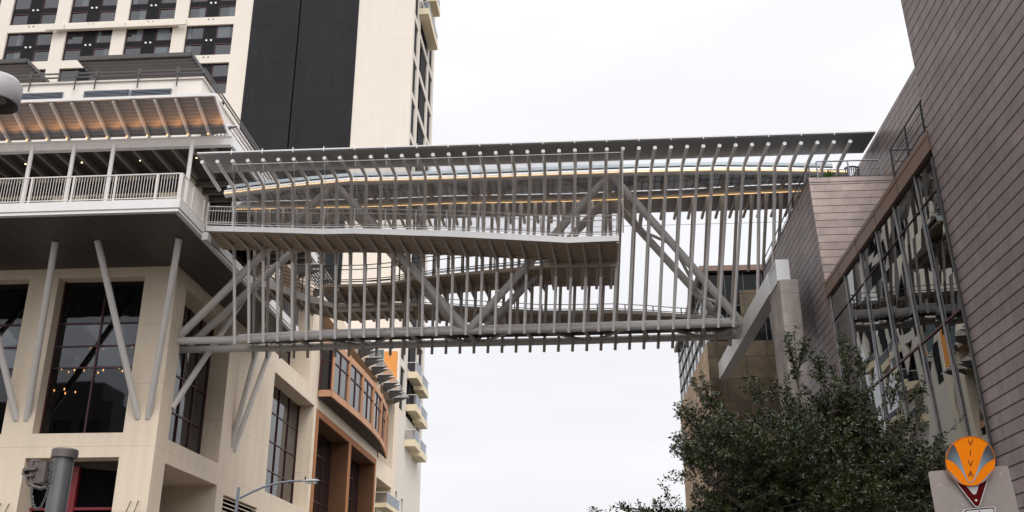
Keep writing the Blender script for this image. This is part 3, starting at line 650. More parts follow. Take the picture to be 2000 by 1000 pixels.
for k in range(6):
    for r in range(-5, 5):
        if k > 4 and r < 0: continue
        a, z = wx0-PX*k, wz0+PZ*r; b, zz = a+wx1-wx0, z+wz1-wz0; Yw = YW+.3
        fm = MB(); mx_ = (a+b)/2
        # charcoal cross with four openings
        fm.box(mx_-.85, mx_+.85, Yw-.05, Yw+.1, z, zz); zmid = z+(zz-z)*.5
        for s_ in (0, 1):
            u0, u1 = ((a, mx_-.85), (mx_+.85, b))[s_]
            fm.box(u0, u1, Yw-.05, Yw+.1, zmid-.45, zmid+.35); fm.box(u0, u1, Yw-.05, Yw+.1, z, z+.08)
        wo = fm.build('window', 'frame', ht)
        red = MB(); pn = MB(); cu = MB()
        for s_ in (0, 1):
            u0, u1 = ((a, mx_-.85), (mx_+.85, b))[s_]
            for q0, q1 in ((z+.08, zmid-.45), (zmid+.35, zz)):
                t1 = random.uniform(-.02, .02)
                pn.face([(u0, Yw+.06-t1, q0), (u1, Yw+.06+t1, q0), (u1, Yw+.06+t1, q1), (u0, Yw+.06-t1, q1)])
                red.bar((u0, Yw, q0+.04), (u1, Yw, q0+.04), .08, .07); red.bar((u0, Yw, q1-.05), (u1, Yw, q1-.05), .1, .09)
                for u in (u0+.04, u1-.04): red.bar((u, Yw, q0), (u, Yw, q1), .07, .08, Vector((0, 1, 0)))
                if random.random() < .5:
                    c0 = random.choice((u0+.15, u1-.9)); cw = random.choice((.5, .75, 1.6)); c1 = min(u1-.1, c0+cw)
                    cu.face([(c0, Yw+.035, q0+.1), (c1, Yw+.035, q0+.1), (c1, Yw+.035, q1-.1), (c0, Yw+.035, q1-.1)])
        pn.build('pane', 'hglass', wo); red.build('sash', 'redframe', wo)
        if cu.f: cu.build('curtain', 'curtain', wo)
        sp_ = MB()
        for u in (mx_-.3, mx_+.3): sp_.tube([(u, Yw-.06, zmid+.05), (u, Yw-.16, zmid+.05)], .13, 8)
        sp_.build('vent_cap', 'cap', wo)
        d = MB()
        for u in (mx_-.3, mx_+.3): d.tube([(u, YW-.02, z-.33), (u, YW+.03, z-.33)], .1, 8)
        d.build('vent_hole', 'black', wo)
# projecting ledge between two floors
lg = MB(); lx0, lx1 = at(113, 60, Y=YW).x, at(350, 50, Y=YW).x; zl_ = at(220, 55, Y=YW).z
lg.box(lx0, lx1, YW-.55, YW-.003, zl_-.25, zl_+.35)
for x in (lx0, (lx0+lx1)/2, lx1): lg.box(x-1.2, x+1.2, YW-.8, YW-.55, zl_-.4, zl_+.35)
lg.build('ledge', 'tower', ht)
MB().box(-21.35, -19.86, YW-.06, YW-.004, 26.5, 31.4).build('orange_panel', 'orange', ht); MB().box(-24.2, -21.42, YW-.05, YW-.004, 26.5, 31.6).build('teal_window', 'teal', ht)
for a, b, z0, z1, d in sops:
    f = MB().face([(XW-.5, a, z0), (XW-.5, b, z0), (XW-.5, b, z1), (XW-.5, a, z1)]).build('side_window', 'hglass', ht)
    q = MB(); q.box(XW-.48, XW-.2, a+(b-a)*.36, b, z0, z1); q.box(XW-.47, XW-.36, a, b, z0+2.0, z0+2.7); q.build('frame', 'frame', f)
for a, b, z0, z1 in ((105.9, 107.0, 13.4, 16.4), (109.6, 110.7, 13.2, 16.1)):
    MB().face([(XW-.38, a, z0), (XW-.38, b, z0), (XW-.38, b, z1), (XW-.38, a, z1)]).build('side_window', 'hglass', ht)
def balcony(y0, y1, z, d=1.15, h=.75):
    o = MB().box(XW, XW+d, y0, y1, z, z+h).build('balcony', 'balc', ht)
    g = MB(); g.box(XW+d-.06, XW+d-.04, y0+.05, y1-.05, z+h+.05, z+h+1.05); g.box(XW+.02, XW+d-.06, y0+.05, y0+.07, z+h+.05, z+h+1.05); g.build('glass_guard', 'guard', o)
    r = MB(); r.bar((XW+d-.05, y0+.05, z+h+1.1), (XW+d-.05, y1-.05, z+h+1.1), .07, .07); r.bar((XW, y0+.06, z+h+1.1), (XW+d-.05, y0+.06, z+h+1.1), .07, .07); r.build('handrail', 'rail', o)
for z in (29.7, 25.9, 21.9): balcony(110.3, 114.3, z); balcony(114.8, 119.2, z-.35)
balcony(108.6, 117.2, 77.9, 1.25, .9); balcony(113.6, 117.4, 83.5, 1.4, .9)

# ================================================================ SKY BRIDGE
sb = thing('sky_bridge', (-4.5, 45.6, 0), 'steel truss pedestrian bridge with rows of slanted rods, switchback ramps and a thin canopy', 'bridge')
NB = 35
Xb = lambda k: -16.57+.7018*k
Xt = lambda k: -15.87+.693*k
def cam_line(px, **kw): return [at(*p, **kw) for p in px]
def interp(pts, x):
    if x <= pts[0].x: a, b = pts[0], pts[1]
    elif x >= pts[-1].x: a, b = pts[-2], pts[-1]
    else:
        for a, b in zip(pts, pts[1:]):
            if a.x <= x <= b.x: break
    return a.lerp(b, (x-a.x)/(b.x-a.x))
YFT, YFB, YRT, YRB = 41.5, 45.6, 43.7, 47.6
# chords, surveyed along the photograph and laid on the two leaning truss planes
lowF = cam_line([(343, 666), (463, 663.5), (572, 657), (690, 652), (880, 646.5), (1110, 641), (1335, 634), (1442, 630)], Y=YFB)
lowR = cam_line([(343, 683), (463, 681), (572, 679), (700, 675), (880, 670.5), (1110, 666), (1335, 659), (1442, 655)], Y=YRB)
topF = cam_line([(440, 379), (515, 370), (597, 362), (680, 354.5), (795, 352), (880, 349.5), (985, 346), (1110, 341), (1235, 337), (1400, 333), (1512, 334), (1655, 337)], Y=YFT)
topR = cam_line([(455, 402), (630, 398), (742, 396), (885, 390), (1110, 386), (1325, 378), (1450, 371), (1550, 367), (1655, 364)], Y=YRT)
for nm, pts, r, mm in (('bottom_chord', lowF, .185, 'steel'), ('bottom_chord', lowR, .185, 'steel'), ('top_chord', topF, .185, 'toplit'), ('top_chord', topR, .2, 'steel')): MB().tube(pts, r, 14).build(nm, mm, sb)
MB().tube([p+Vector((0, .05, .225)) for p in lowF[1:]], .05, 6).build('gutter_strip', 'cap', sb)
def nodeF(k, top): return interp(topF, Xt(k)) if top else interp(lowF, Xb(k))
def nodeR(k, top): return interp(topR, Xt(k)) if top else interp(lowR, Xb(k))
# splice flanges on the bottom chords
for nf_, tops_k in ((lambda k, t: nodeF(k, t), 0), (lambda k, t: nodeR(k, t), 1)):
    for k in (2.3, 10.3, 18.3, 26.3):
        a, b = nf_(k, False), nf_(k+.11, False); MB().tube([a, b], .215, 14).build('flange', 'steel', sb)
# light strips
for pts, off in ((topF, Vector((0, -.2, -.05))), (topR, Vector((0, -.1, -.24)))): MB().tube([p+off for p in pts], .013, 5).build('light_strip', 'led', sb)
YD, ZD = 38.9, 21.56
# front ribs: disc end - canopy arm - knee - leaning rod (- outrigger under the ramp)
Apx = [(402, 440.5, 451), (520, 443.5, 453.5), (630, 446.5, 457), (692, 445.5, 456), (880, 450, 462), (1000, 456, 468), (1110, 462.5, 474), (1209, 459.5, 470)]
Atop = [at(p[0], p[1], Y=41.0) for p in Apx]; Abot = [at(p[0], p[2], Y=41.0) for p in Apx]
def rodpt(k, z):
    a = Vector((Xt(k), YFT-.26, interp(topF, Xt(k)).z+.1)); b = Vector((Xb(k), YFB-.27, interp(lowF, Xb(k)).z-.28)); t = (z-a.z)/(b.z-a.z); return a.lerp(b, t)
for k in range(-1, 41):
    d = Vector((Xt(k), YD, ZD)); kn = Vector((Xt(k), YFT-.26, interp(topF, Xt(k)).z+.1)); m = MB()
    if k < 0: m.tube([d, kn], [.08, .08], 9)
    elif k < NB:
        e = rodpt(k, interp(lowF, Xb(k)).z-.28); m.tube([d, kn, e], [.08, .08, .07], 9)
    else:
        e = Vector((Xt(k), YFT-.26+3.9, 15.4)) if k == NB else Vector((Xt(k), YFT-.26+2.6, 17.4)); m.tube([d, kn, e], [.085, .085, .08], 9)
    if 0 <= k <= 25 and Xb(k) < 1.75:
        z = interp(Abot, Xb(k)).z-.14; q = rodpt(k, z-.45); q1 = rodpt(k, z)
        og = MB().tube([Vector((Xb(k)+.22*(1-k/30), 41.16, z+.15)), q1+Vector((0, -.06, 0)), q+Vector((0, -.01, 0))], [.06, .088, .085], 8)
    rib = m.build('rib', 'steel2', sb)
    if 0 <= k <= 25 and Xb(k) < 1.75: og.build('outrigger', 'rear', rib)
    MB().tube([d+Vector((0, -.03, 0)), d+Vector((0, .01, 0))], .083, 14).build('end_cap', 'cap', rib)
    MB().tube([d+Vector((0, -.036, 0)), d+Vector((0, -.031, 0))], .014, 6).build('bolt', 'gasket', rib)
# rear ribs
def rrod(k, z):
    a = Vector((Xt(k)+.12, YRT+.26, 21.75)); b = Vector((Xb(k)+.12, YRB+.27, 14.72)); t = (z-a.z)/(b.z-a.z); return a.lerp(b, t)
for k in range(-1, 41):
    kn = rrod(k, interp(topR, Xt(k)).z+.12); ta = Vector((Xt(k)+.12, 46.95, 21.62)); m = MB()
    if k < 0: continue
    lo = rrod(k, interp(lowR, Xb(k)).z-.5) if k < NB else rrod(k, 18.3)
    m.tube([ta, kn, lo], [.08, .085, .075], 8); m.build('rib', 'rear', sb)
# truss diagonals
TA, TBn = 6.8, 25.3
for nf in (nodeF, nodeR):
    L0_ = at(352, 655, Y=YFB) if nf is nodeF else at(372, 672, Y=YRB)
    seq = [L0_, nf(TA, True), nf(16.1, False), nf(TBn, True), nf(34.6, False)]
    for a, b in zip(seq, seq[1:]): MB().tube([a, b], .19, 12).build('diagonal', 'steel', sb)
for k, t in ((27.5, .5), (31.5, .5), (33, .5)):
    f = lambda nf: nf(TBn, True).lerp(nf(34.6, False), (k-TBn)/(34.6-TBn))
    MB().tube([f(nodeF), f(nodeR)], .1, 8).build('cross_tie', 'steel', sb)
ff = lambda nf, u: nf(TBn, True).lerp(nf(34.6, False), u)
for u0, u1 in ((.05, .24), (.24, .47), (.47, .72), (.72, .88)):
    a, b = (ff(nodeF, u0), ff(nodeR, u1)) if u0 in (.05, .47) else (ff(nodeR, u0), ff(nodeF, u1))
    MB().tube([a, b], .08, 8).build('brace', 'steel', sb)
MB().tube([nodeF(TBn, True), nodeR(TBn, True)], .15, 10).build('cross_strut', 'steel', sb)
MB().tube([nodeR(TBn, True), nodeR(TBn, True)+Vector((0, .1, -2.0))], .09, 8).build('brace', 'rear', sb)
# floor bracing between the chords
for j in range(1, 9):
    k = 4*j; MB().tube([nodeF(k, False), nodeR(k+.5, False)], .1, 8).build('floor_strut', 'rear', sb)
    if j % 2 == 0:
        for s_ in (-1, 1): MB().tube([nodeR(k+.5+.3*s_, False), nodeF(k+3.4*s_, False)], .075, 8).build('floor_brace', 'rear', sb)
for j in range(0, 10):
    k = 4*j+1; MB().tube([nodeF(k, True), nodeR(k, True)], .1, 8).build('roof_strut', 'rear', sb)
    if j % 2 == 0:
        for s_ in (-1, 1):
            kk = k+3.4*s_
            if -1 < kk < 38: MB().tube([nodeR(k+.3*s_, True), nodeF(kk, True)], .075, 8).build('roof_brace', 'steel', sb)
# floor tray between the bottom chords
fl = MB(); n = 24
for i in range(n):
    k0, k1 = i*34.3/n, (i+1)*34.3/n
    a, b, c, d = nodeF(k0, False), nodeF(k1, False), nodeR(k1, False), nodeR(k0, False)
    fl.face([a.lerp(d, .14)+up*.12, b.lerp(c, .14)+up*.12, b.lerp(c, .84)+up*.16, a.lerp(d, .84)+up*.16])
fl.build('floor_tray', 'gasket', sb)
# canopies
def sheet(y0, z0, y1, z1, x0, x1, t=.05): return MB().slab([(x0, y0, z0), (x1, y0, z0), (x1, y1, z1), (x0, y1, z1)], (0, 0, t))
sheet(38.72, 21.84, 40.72, 21.9, -16.75, 12.9).build('canopy_panel', 'canopy', sb)
MB().bar((-16.75, 38.68, 21.9), (12.9, 38.68, 21.9), .05, .06).build('canopy_trim', 'fascia', sb)
tk = MB()
for k in range(1, 41, 2): tk.bar((Xt(k), 38.66, 21.78), (Xt(k), 38.66, 22.02), .03, .03, Vector((0, 1, 0)))
tk.build('trim_clips', 'cap', sb)
sheet(44.35, 21.92, 46.65, 21.86, -16.5, 12.9).build('canopy_panel', 'canopy', sb)
MB().tube([(-15, 46.98, 21.3), (12.5, 46.98, 21.3)], .012, 4).build('rear_cable', 'drail', sb)
rd = MB(); re = MB(); rg_ = MB(); xs = [-16.3+i*1.0 for i in range(29)]
for x0, x1 in zip(xs, xs[1:]):
    f0, f1, r0, r1 = interp(topF, x0), interp(topF, x1), interp(topR, x0), interp(topR, x1)
    rd.face([f0+Vector((0, .1, .17)), f1+Vector((0, .1, .17)), r1+Vector((0, -.16, .16)), r0+Vector((0, -.16, .16))])
    re.face([f0+Vector((0, -.02, .25)), f1+Vector((0, -.02, .25)), f1+Vector((0, -.05, .42)), f0+Vector((0, -.05, .42))])
    rg_.bar(f0+Vector((0, -.04, .225)), f1+Vector((0, -.04, .225)), .06, .055)
    a, b = f0+Vector((0, -.03, .43)), f1+Vector((0, -.03, .43)); re.face([a, b, b+Vector((0, 1.6, .05)), a+Vector((0, 1.6, .05))])
rd.build('roof_deck', 'roofund', sb); re.build('roof_edge', 'roofedge', sb); rg_.build('roof_gasket', 'gasket', sb)
rb = MB()
for x in [-16+i*.3 for i in range(92)]:
    f0, r0 = interp(topF, x), interp(topR, x); rb.bar(f0+Vector((0, .15, .15)), r0+Vector((0, -.2, .14)), .03, .04)
for t in (.3, .55, .8):
    rb.tube([interp(topF, x).lerp(interp(topR, x)+up*.05, t)+up*.13 for x in xs[::2]], .02, 4)
rb.build('roof_ribs', 'pole', sb)

# ---- ramps
def ramp(name, fpts, width, fas, under='deckund', back=None, lean=0, label=None, nrib=6):
    """deck with a plate fascia on the front edge; fpts = (top, bottom) of the fascia along the front edge"""
    ft, fb = fpts; f = MB(); u = MB()
    for i in range(len(ft)-1):
        a, b, c, d = ft[i], ft[i+1], fb[i+1], fb[i]
        f.slab([a, b, c, d], (0, .06, 0))
    o = f.build(name, fas, sb, label)
    for i in range(len(ft)-1):
        d, c = fb[i]+up*.04+Vector((0, .07, 0)), fb[i+1]+up*.04+Vector((0, .07, 0)); W_ = Vector((0, width-.07, 0))
        u.slab([d, c, c+W_, d+W_], (0, 0, .12))
        for r in range(nrib):
            y = (r+.5)/nrib*width; u.bar(d+Vector((0, y, -.02)), c+Vector((0, y, -.02)), width/nrib*.45, .05)
    u.build('deck', under, o)
    return o
rA = ramp('upper_ramp', (Atop, Abot), 2.35, 'fascia', label='pale edged upper ramp hanging on the near side of the bridge', nrib=10)
# landing of the upper ramp reaches back under the canopy
la = MB(); zA = Abot[-1].z; xa, xb = Xb(22)-.1, Abot[-1].x
la.box(xa, xb, 43.4, 46.7, zA-.1, zA+.16)
for r in range(12): y = 43.6+r*.26; la.box(xa, xb, y, y+.13, zA-.14, zA-.1)
la.box(xb-.1, xb, 41.06, 43.4, zA-.1, zA+.3); la.build('landing', 'deckund', rA)
MB().bar((xa, 43.42, zA-.2), (xb, 43.42, zA-.2), .1, .2).build('landing_beam', 'rear', rA)
for k in range(22, 27):
    if Xb(k) < xb: MB().bar((Xb(k), 43.5, zA-.22), (Xb(k), 46.6, zA-.22), .14, .18).build('landing_rib', 'rear', rA)
# its railing, seen end to end
def rails(par, base, hs, posts, h, m='rail', r=.024, off=Vector((0, 0, 0)), pr=.034):
    o = MB()
    for q in hs: o.tube([p+up*q+off for p in base], r, 5)
    o = o.build('ramp_railing', m, par)
    for p in posts: MB().tube([p+off, p+up*h+off], pr, 6).build('post', m, o)
    return o
abase = [p+Vector((0, .03, 0)) for p in Atop]
pxp = [455, 514, 572.5, 632.5, 692, 752.5, 812, 872, 932.5, 994, 1056, 1116, 1205]
posts = [interp(abase, at(x, 430, Y=41.03).x) for x in pxp]
rails(rA, abase[:], [.98, .76, .2, .1], posts, 1.0, m='cap')
MB().tube([(Atop[-1].x-.03, 41.05, Atop[-1].z+h) for h in (.98,)]+[(Atop[-1].x-.03, 43.3, Atop[-1].z+.98)], .02, 5).build('end_rail', 'rail', rA)
g = MB(); x0, x1 = abase[0].x+.05, posts[0].x
for i in range(9):
    x = x0+(x1-x0)*(i+.5)/9; p = interp(abase, x); g.tube([p+up*.1, p+up*.98], .013, 4, False)
g.bar(abase[0], abase[0]+up*1.15, .07, .07, Vector((0, 1, 0))); g.build('gate_balusters', 'rail', rA)
rails(rA, [p+Vector((0, 2.2, 0)) for p in Atop], [.98, .2], [], 1, m='drail', r=.016)
# hinge block where the ramp meets the terrace
hb = MB().box(-16.98, -16.7, 40.85, 41.3, 18.62, 18.98); hb.build('hinge_block', 'steel', rA)
# wire mesh screen between disc ends and ramp railing
def scr(x, t):
    kk = (x-Xt(0))/.693; a = Vector((x, YD+.02, ZD-.16)); b = interp(abase, x-.12)+up*.12; b = Vector((x-.25*(1-min(1, max(0, (x+15)/17))), b.y-.03, b.z)); return a.lerp(b, t)
xm0, xm1 = Xt(1), Xt(26)-.03
ms = MB(); sp_ = .115; Lm = xm1-xm0; Hh = 2.9; nx = int(Lm/sp_)
for i in range(-int(Hh/sp_), nx+1):
    for s_ in (1, -1):
        p = []
        for t in (0, 1/3, 2/3, 1):
            x = xm0+i*sp_+(t*Hh if s_ == 1 else (1-t)*Hh); p.append((x, t))
        q = [(x, t) for x, t in p]
        # clip to the screen
        (xs0, _), (xs1, _) = q[0], q[-1]; lo, hi = 0.0, 1.0
        if xs0 != xs1:
            for X in (xm0, xm1):
                t = (X-xs0)/(xs1-xs0)
                inc = xs1 > xs0
                if X == xm0: lo, hi = (max(lo, t), hi) if inc else (lo, min(hi, t))
                else: lo, hi = (lo, min(hi, t)) if inc else (max(lo, t), hi)
        if hi-lo < .02: continue
        ms.tube([scr(xs0+(xs1-xs0)*t, t) for t in (lo, (lo+hi)/2, hi)], .0075, 3, False)
so_ = ms.build('mesh_screen', 'wire', sb, 'fine diamond wire mesh hung over the upper ramp railing')
cb = MB(); cb.tube([scr(xm0+(xm1-xm0)*i/20, 0) for i in range(21)], .018, 5)
cb.build('head_cable', 'rail', so_); vc = MB()
for k in range(1, 27, 2):
    x = min(Xt(k), xm1); vc.tube([scr(x, -.05), scr(x, .5), scr(x, 1)], .012, 4); vc.tube([scr(x, .02), scr(x, .08)], .03, 6)
vc.tube([scr(xm1, -.06), scr(xm1, 1.0)], .035, 6); vc.build('hanger_cable', 'rail', so_)

# ramp B inside the truss, falling to the left
Bp = [(629, 557.5, 561), (708, 555.5, 559.5), (760, 551, 556), (792, 545, 549.5), (860, 536, 541), (985, 524, 531), (1110, 513, 519), (1150, 509, 516)]
Bt = [at(x, a, Y=44.6) for x, a, b in Bp]; Bb = [at(x, b, Y=44.6) for x, a, b in Bp]
rB = ramp('middle_ramp', (Bt, Bb), 2.5, 'deckund', label='middle ramp inside the truss falling towards the hotel', nrib=10)
for k in range(6, 22):
    z = interp(Bb, Xb(k)+.1).z-.1; x = Xb(k)+.12
    if x < Bb[0].x+.3: continue
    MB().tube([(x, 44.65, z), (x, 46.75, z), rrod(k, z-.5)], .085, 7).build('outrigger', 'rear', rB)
rails(rB, [p+Vector((0, .05, 0)) for p in Bt], [1.02, .8, .28, .18], [Bt[0]+Vector((0, .05, 0))]+[interp(Bt, at(x, 540, Y=44.6).x) for x in (661, 715, 780, 845, 905, 965, 1025, 1085)], 1.02, m='drail')
rails(rB, [p+Vector((0, 2.4, 0)) for p in Bt], [1.02, .8, .28], [], 1, m='drail')
e = MB()
for i in range(9):
    y = 44.65+i*.28; e.tube([(Bt[0].x, y, Bt[0].z), (Bt[0].x, y, Bt[0].z+1.02)], .014, 4)
for h in (.3, 1.02): e.tube([(Bt[0].x, 44.65, Bt[0].z+h), (Bt[0].x, 47, Bt[0].z+h)], .018, 5)
e.build('end_railing', 'drail', rB)
# ramp C, lowest, behind the truss, and D, its link to the hotel terrace
Cp = [(650, 594, 601), (690, 592, 599.5), (743, 589, 595.5), (882, 596, 602), (990, 602, 609), (1050, 606, 613), (1110, 606, 613), (1202, 604.5, 611), (1270, 608, 615), (1335, 613, 620), (1412, 617, 624)]
Ct = [at(x, a, Y=47.6) for x, a, b in Cp]; Cb = [at(x, b, Y=47.6) for x, a, b in Cp]
rC = ramp('lower_ramp', (Ct, Cb), 2.3, 'rear', label='lowest ramp on the far side of the bridge', nrib=10)
for k in range(6, 34):
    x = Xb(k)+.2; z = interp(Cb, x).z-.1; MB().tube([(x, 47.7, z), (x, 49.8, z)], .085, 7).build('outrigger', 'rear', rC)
rails(rC, [p+Vector((0, 2.25, 0)) for p in Ct], [1.05, .8, .3, .2], [interp(Ct, x)+Vector((0, 2.25, 0)) for x in [-12+i*1.45 for i in range(14)]], 1.05, m='drail')
MB().box(Cb[0].x, Cb[3].x-2.0, 47.62, 47.72, Cb[0].z-.22, Cb[0].z-.04).build('edge_beam', 'rear', rC)
Dp = [(496, 541, 556), (537, 552, 566), (563, 562, 576), (589, 572, 586), (621, 581, 594), (652, 593, 601)]
Dx = [-16.93, -15.9, -15.1, -14.2, -13.3, -12.3]; Dy = [48.9, 48.5, 48.1, 47.8, 47.65, 47.6]
Dt = [at(p[0], p[1], Y=y) for p, y in zip(Dp, Dy)]; Db = [at(p[0], p[2], Y=y) for p, y in zip(Dp, Dy)]
rD = ramp('link_ramp', (Dt, Db), 2.3, 'steel', label='curved link ramp between hotel terrace and lowest ramp', nrib=10)
for i in range(7):
    x = Dt[0].x+.3+i*.68; q = interp(Db, x); MB().tube([q+Vector((0, .1, -.08)), q+Vector((0, 2.2, -.08))], .085, 7).build('outrigger', 'rear', rD)
rails(rD, [p+Vector((0, .04, 0)) for p in Dt], [1.05, .85, .65, .45, .25], [Dt[i]+Vector((0, .04, 0)) for i in (0, 1, 3, 5)], 1.05, m='drail')

# ================================================================ CONVENTION HALL (right)
CN, CK = Vector((1, 0, .035)), 9.687
Q = lambda y, z, o=0.0: Vector((CK-.035*z+o, y, z))
P_ = lambda x, y: at(x, y, P=(CN, CK))
ch = thing('convention_hall', (9.6, 30, 0), 'brown metal shingled hall with slanted dark glazing and a roof terrace', 'building')
e0, e1 = P_(1759, 0), P_(1947, 907)
def edge(z): return e1.y+(e0.y-e1.y)*(z-e1.z)/(e0.z-e1.z)
w = MB()
w.face([Q(edge(0), 0), Q(edge(20), 20), Q(-12, 20), Q(-12, 0)])
w.face([Q(edge(0), 0), Q(edge(20), 20), Q(edge(20), 20, 12), Q(edge(0), 0, 12)])
w.face([Q(edge(20), 20), Q(-12, 20), Q(-12, 20, 12), Q(edge(20), 20, 12)])
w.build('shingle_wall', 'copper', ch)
MB().bar(Q(edge(-.1)+.03, 0, -.01), Q(edge(13.2)+.03, 13.2, -.01), .09, .09, Vector((1, 0, 0))).build('corner_trim', 'drail', ch)
YN, ZB0, ZB1 = 35.5, P_(1672, 500).z-.02, P_(1647, 500).z
ys = []; go = None
mp_ = [(1616, 579, 1640, 750), (1644, 545, 1675, 750), (1675, 505, 1712, 750), (1711, 500, 1752, 750), (1755, 500, 1804, 750), (1807, 500, 1857, 750)]
yl = [((P_(a, b).y-.25), (P_(c, d).y-.25), P_(a, b).z, P_(c, d).z) for a, b, c, d in mp_]
def ym(i, z):
    if i < 0: return YN
    if i >= len(yl): return edge(z)
    y0, y1, z0, z1 = yl[i]; return y1+(y0-y1)*(z-z1)/(z0-z1)
zs_ = [0, 4.2, 8.1, 10.2, 12.0, ZB0]
cols_ = list(range(0, len(yl)+1))
for c in range(len(cols_)-1+1):
    gl = MB()
    for j in range(len(zs_)-1):
        za_, zb_ = zs_[j], zs_[j+1]
        L_ = [(-1 if c == 0 else c-1)]
        a = lambda z: YN-.02 if c == 0 else ym(c-1, z)
        b = lambda z: ym(c, z)
        t = [random.uniform(-.01, .01) for _ in range(2)]
        gl.face([Q(a(za_), za_, .07+t[0]), Q(b(za_), za_, .07-t[0]), Q(b(zb_), zb_, .07-t[1]), Q(a(zb_), zb_, .07+t[1])])
    gq = gl.build('glazing', 'mirror', ch, 'dark mirror glazing reflecting the bridge'); go = go or gq
for i in range(len(yl)):
    MB().bar(Q(ym(i, 0), 0, .03), Q(ym(i, ZB0), ZB0, .03), .05, .045, Vector((1, 0, 0))).build('mullion', 'mull', go)
tr = MB()
for z, wd in ((P_(1835, 636).z, .06), (P_(1650, 596).z, .025), (4.2, .04)): tr.bar(Q(YN, z, .05), Q(edge(z), z, .05), .03, wd)
tr.build('transom', 'redframe', go)
b = MB(); b.slab([Q(YN+.02, ZB0, -.04), Q(edge(ZB0), ZB0, -.04), Q(edge(ZB1), ZB1, -.04), Q(YN+.02, ZB1, -.04)], (.4, 0, 0))
b.slab([Q(YN, ZB1-.16, -.055), Q(edge(ZB1), ZB1-.16, -.055), Q(edge(ZB1), ZB1-.145, -.055), Q(YN, ZB1-.145, -.055)], (.03, 0, 0)); b.build('beam_cladding', 'beam', ch)
jb = MB()
for y in (33.4, 31.0, 28.7, 26.4): jb.slab([Q(y, ZB0+.01, -.047), Q(y+.02, ZB0+.01, -.047), Q(y+.02, ZB1-.01, -.047), Q(y, ZB1-.01, -.047)], (.02, 0, 0))
jb.build('beam_joint', 'gasket', ch)
MB().box(9.5, 13.3, 5, YN-.05, ZB1-.3, ZB1-.02).build('roof_deck', 'pole', ch)
# block beyond: wall facing the street and wall facing us
ZT4 = 18.28
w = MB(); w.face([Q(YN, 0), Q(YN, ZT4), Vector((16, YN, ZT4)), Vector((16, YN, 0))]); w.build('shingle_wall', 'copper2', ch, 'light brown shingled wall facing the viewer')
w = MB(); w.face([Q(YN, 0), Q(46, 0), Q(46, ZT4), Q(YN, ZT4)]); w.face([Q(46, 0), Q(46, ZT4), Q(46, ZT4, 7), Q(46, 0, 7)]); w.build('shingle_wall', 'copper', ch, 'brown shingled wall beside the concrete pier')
c = MB(); c.slab([Q(YN-.03, ZT4, -.03), Vector((16, YN-.03, ZT4)), Vector((16, YN+.25, ZT4)), Q(YN+.25, ZT4, -.03)], (0, 0, .04)); c.slab([Q(YN, ZT4-.17, 0)+Vector((0, -.025, 0)), Vector((13.2, YN-.025, ZT4-.17)), Vector((13.2, YN-.025, ZT4)), Q(YN, ZT4, 0)+Vector((0, -.025, 0))], (0, .02, 0))
c.slab([Q(YN+.25, ZT4, -.03), Q(YN+.25, ZT4, .2), Q(46, ZT4, .2), Q(46, ZT4, -.03)], (0, 0, .04)); c.build('coping', 'copper2', ch)
MB().box(9.3, 16, YN+.3, 46, 17.9, 18.1).build('terrace_deck', 'pole', ch)
# set back upper wall
w = MB(); w.face([(13.0, 30, ZB1-.3), (13.0, 60, ZB1-.3), (13.0, 60, 21.9), (13.0, 30, 21.9)]); w.face([(13, 30, 21.9), (13, 60, 21.9), (20, 60, 21.9), (20, 30, 21.9)]); w.build('shingle_wall', 'copper', ch, 'set back shingled wall above the terraces')
wn = MB()
a = at(1737, 322, X=12.95); wn.box(12.93, 12.99, 33.2, 34.6, 15.2, 18.1)
wo = wn.build('terrace_window', 'mirror', ch)
wf = MB()
for y in (33.2, 34.6): wf.bar((12.93, y, 15.2), (12.93, y, 18.1), .07, .08, Vector((1, 0, 0)))
wf.bar((12.93, 33.2, 18.1), (12.93, 34.6, 18.1), .07, .08); wf.build('window_frame', 'drail', wo)
lv = MB()
for i in range(7): z = 14.2+i*.33; lv.bar((12.96, 30.1, z), (12.96, 32.6, z), .05, .1)
lv.build('louvre_band', 'beam', ch)
# roof terrace railings
def rrail(pts, h, mids, posts, m='drail'):
    o = MB()
    for q in [h]+mids: o.tube([Vector(p)+up*q for p in pts], .028 if q == h else .016, 6)
    o = o.build('terrace_railing', m, ch)
    for a_, b_, n in posts:
        a_, b_ = Vector(a_), Vector(b_)
        for i in range(n+1): p = a_.lerp(b_, i/n); MB().bar(p-up*.15, p+up*h, .05, .05, Vector((0, 1, 0))).build('post', m, o)
k0, k1 = Q(26.9, ZB1, .12), Q(20, ZB1, .12)
rrail([k0, k1], 1.12, [.3, .55, .82], [(k0, k1, 5)]); rrail([k0+Vector((.02, .02, 0)), Vector((13, 26.95, ZB1))], 1.12, [.4, .75], [(k0+Vector((.5, .02, 0)), Vector((12, 26.95, ZB1)), 2)])
ra, rb_ = Vector((9.45, YN+.15, ZT4)), Vector((11.85, YN+.15, ZT4))
rrail([ra, rb_], .78, [.42], [(ra, rb_, 2)], 'pole')
p5a, p5b = Q(YN+.15, ZT4, .1), Q(45.9, ZT4, .1)
rrail([p5a, p5b], .68, [.35], [(p5a, p5b, 5)])
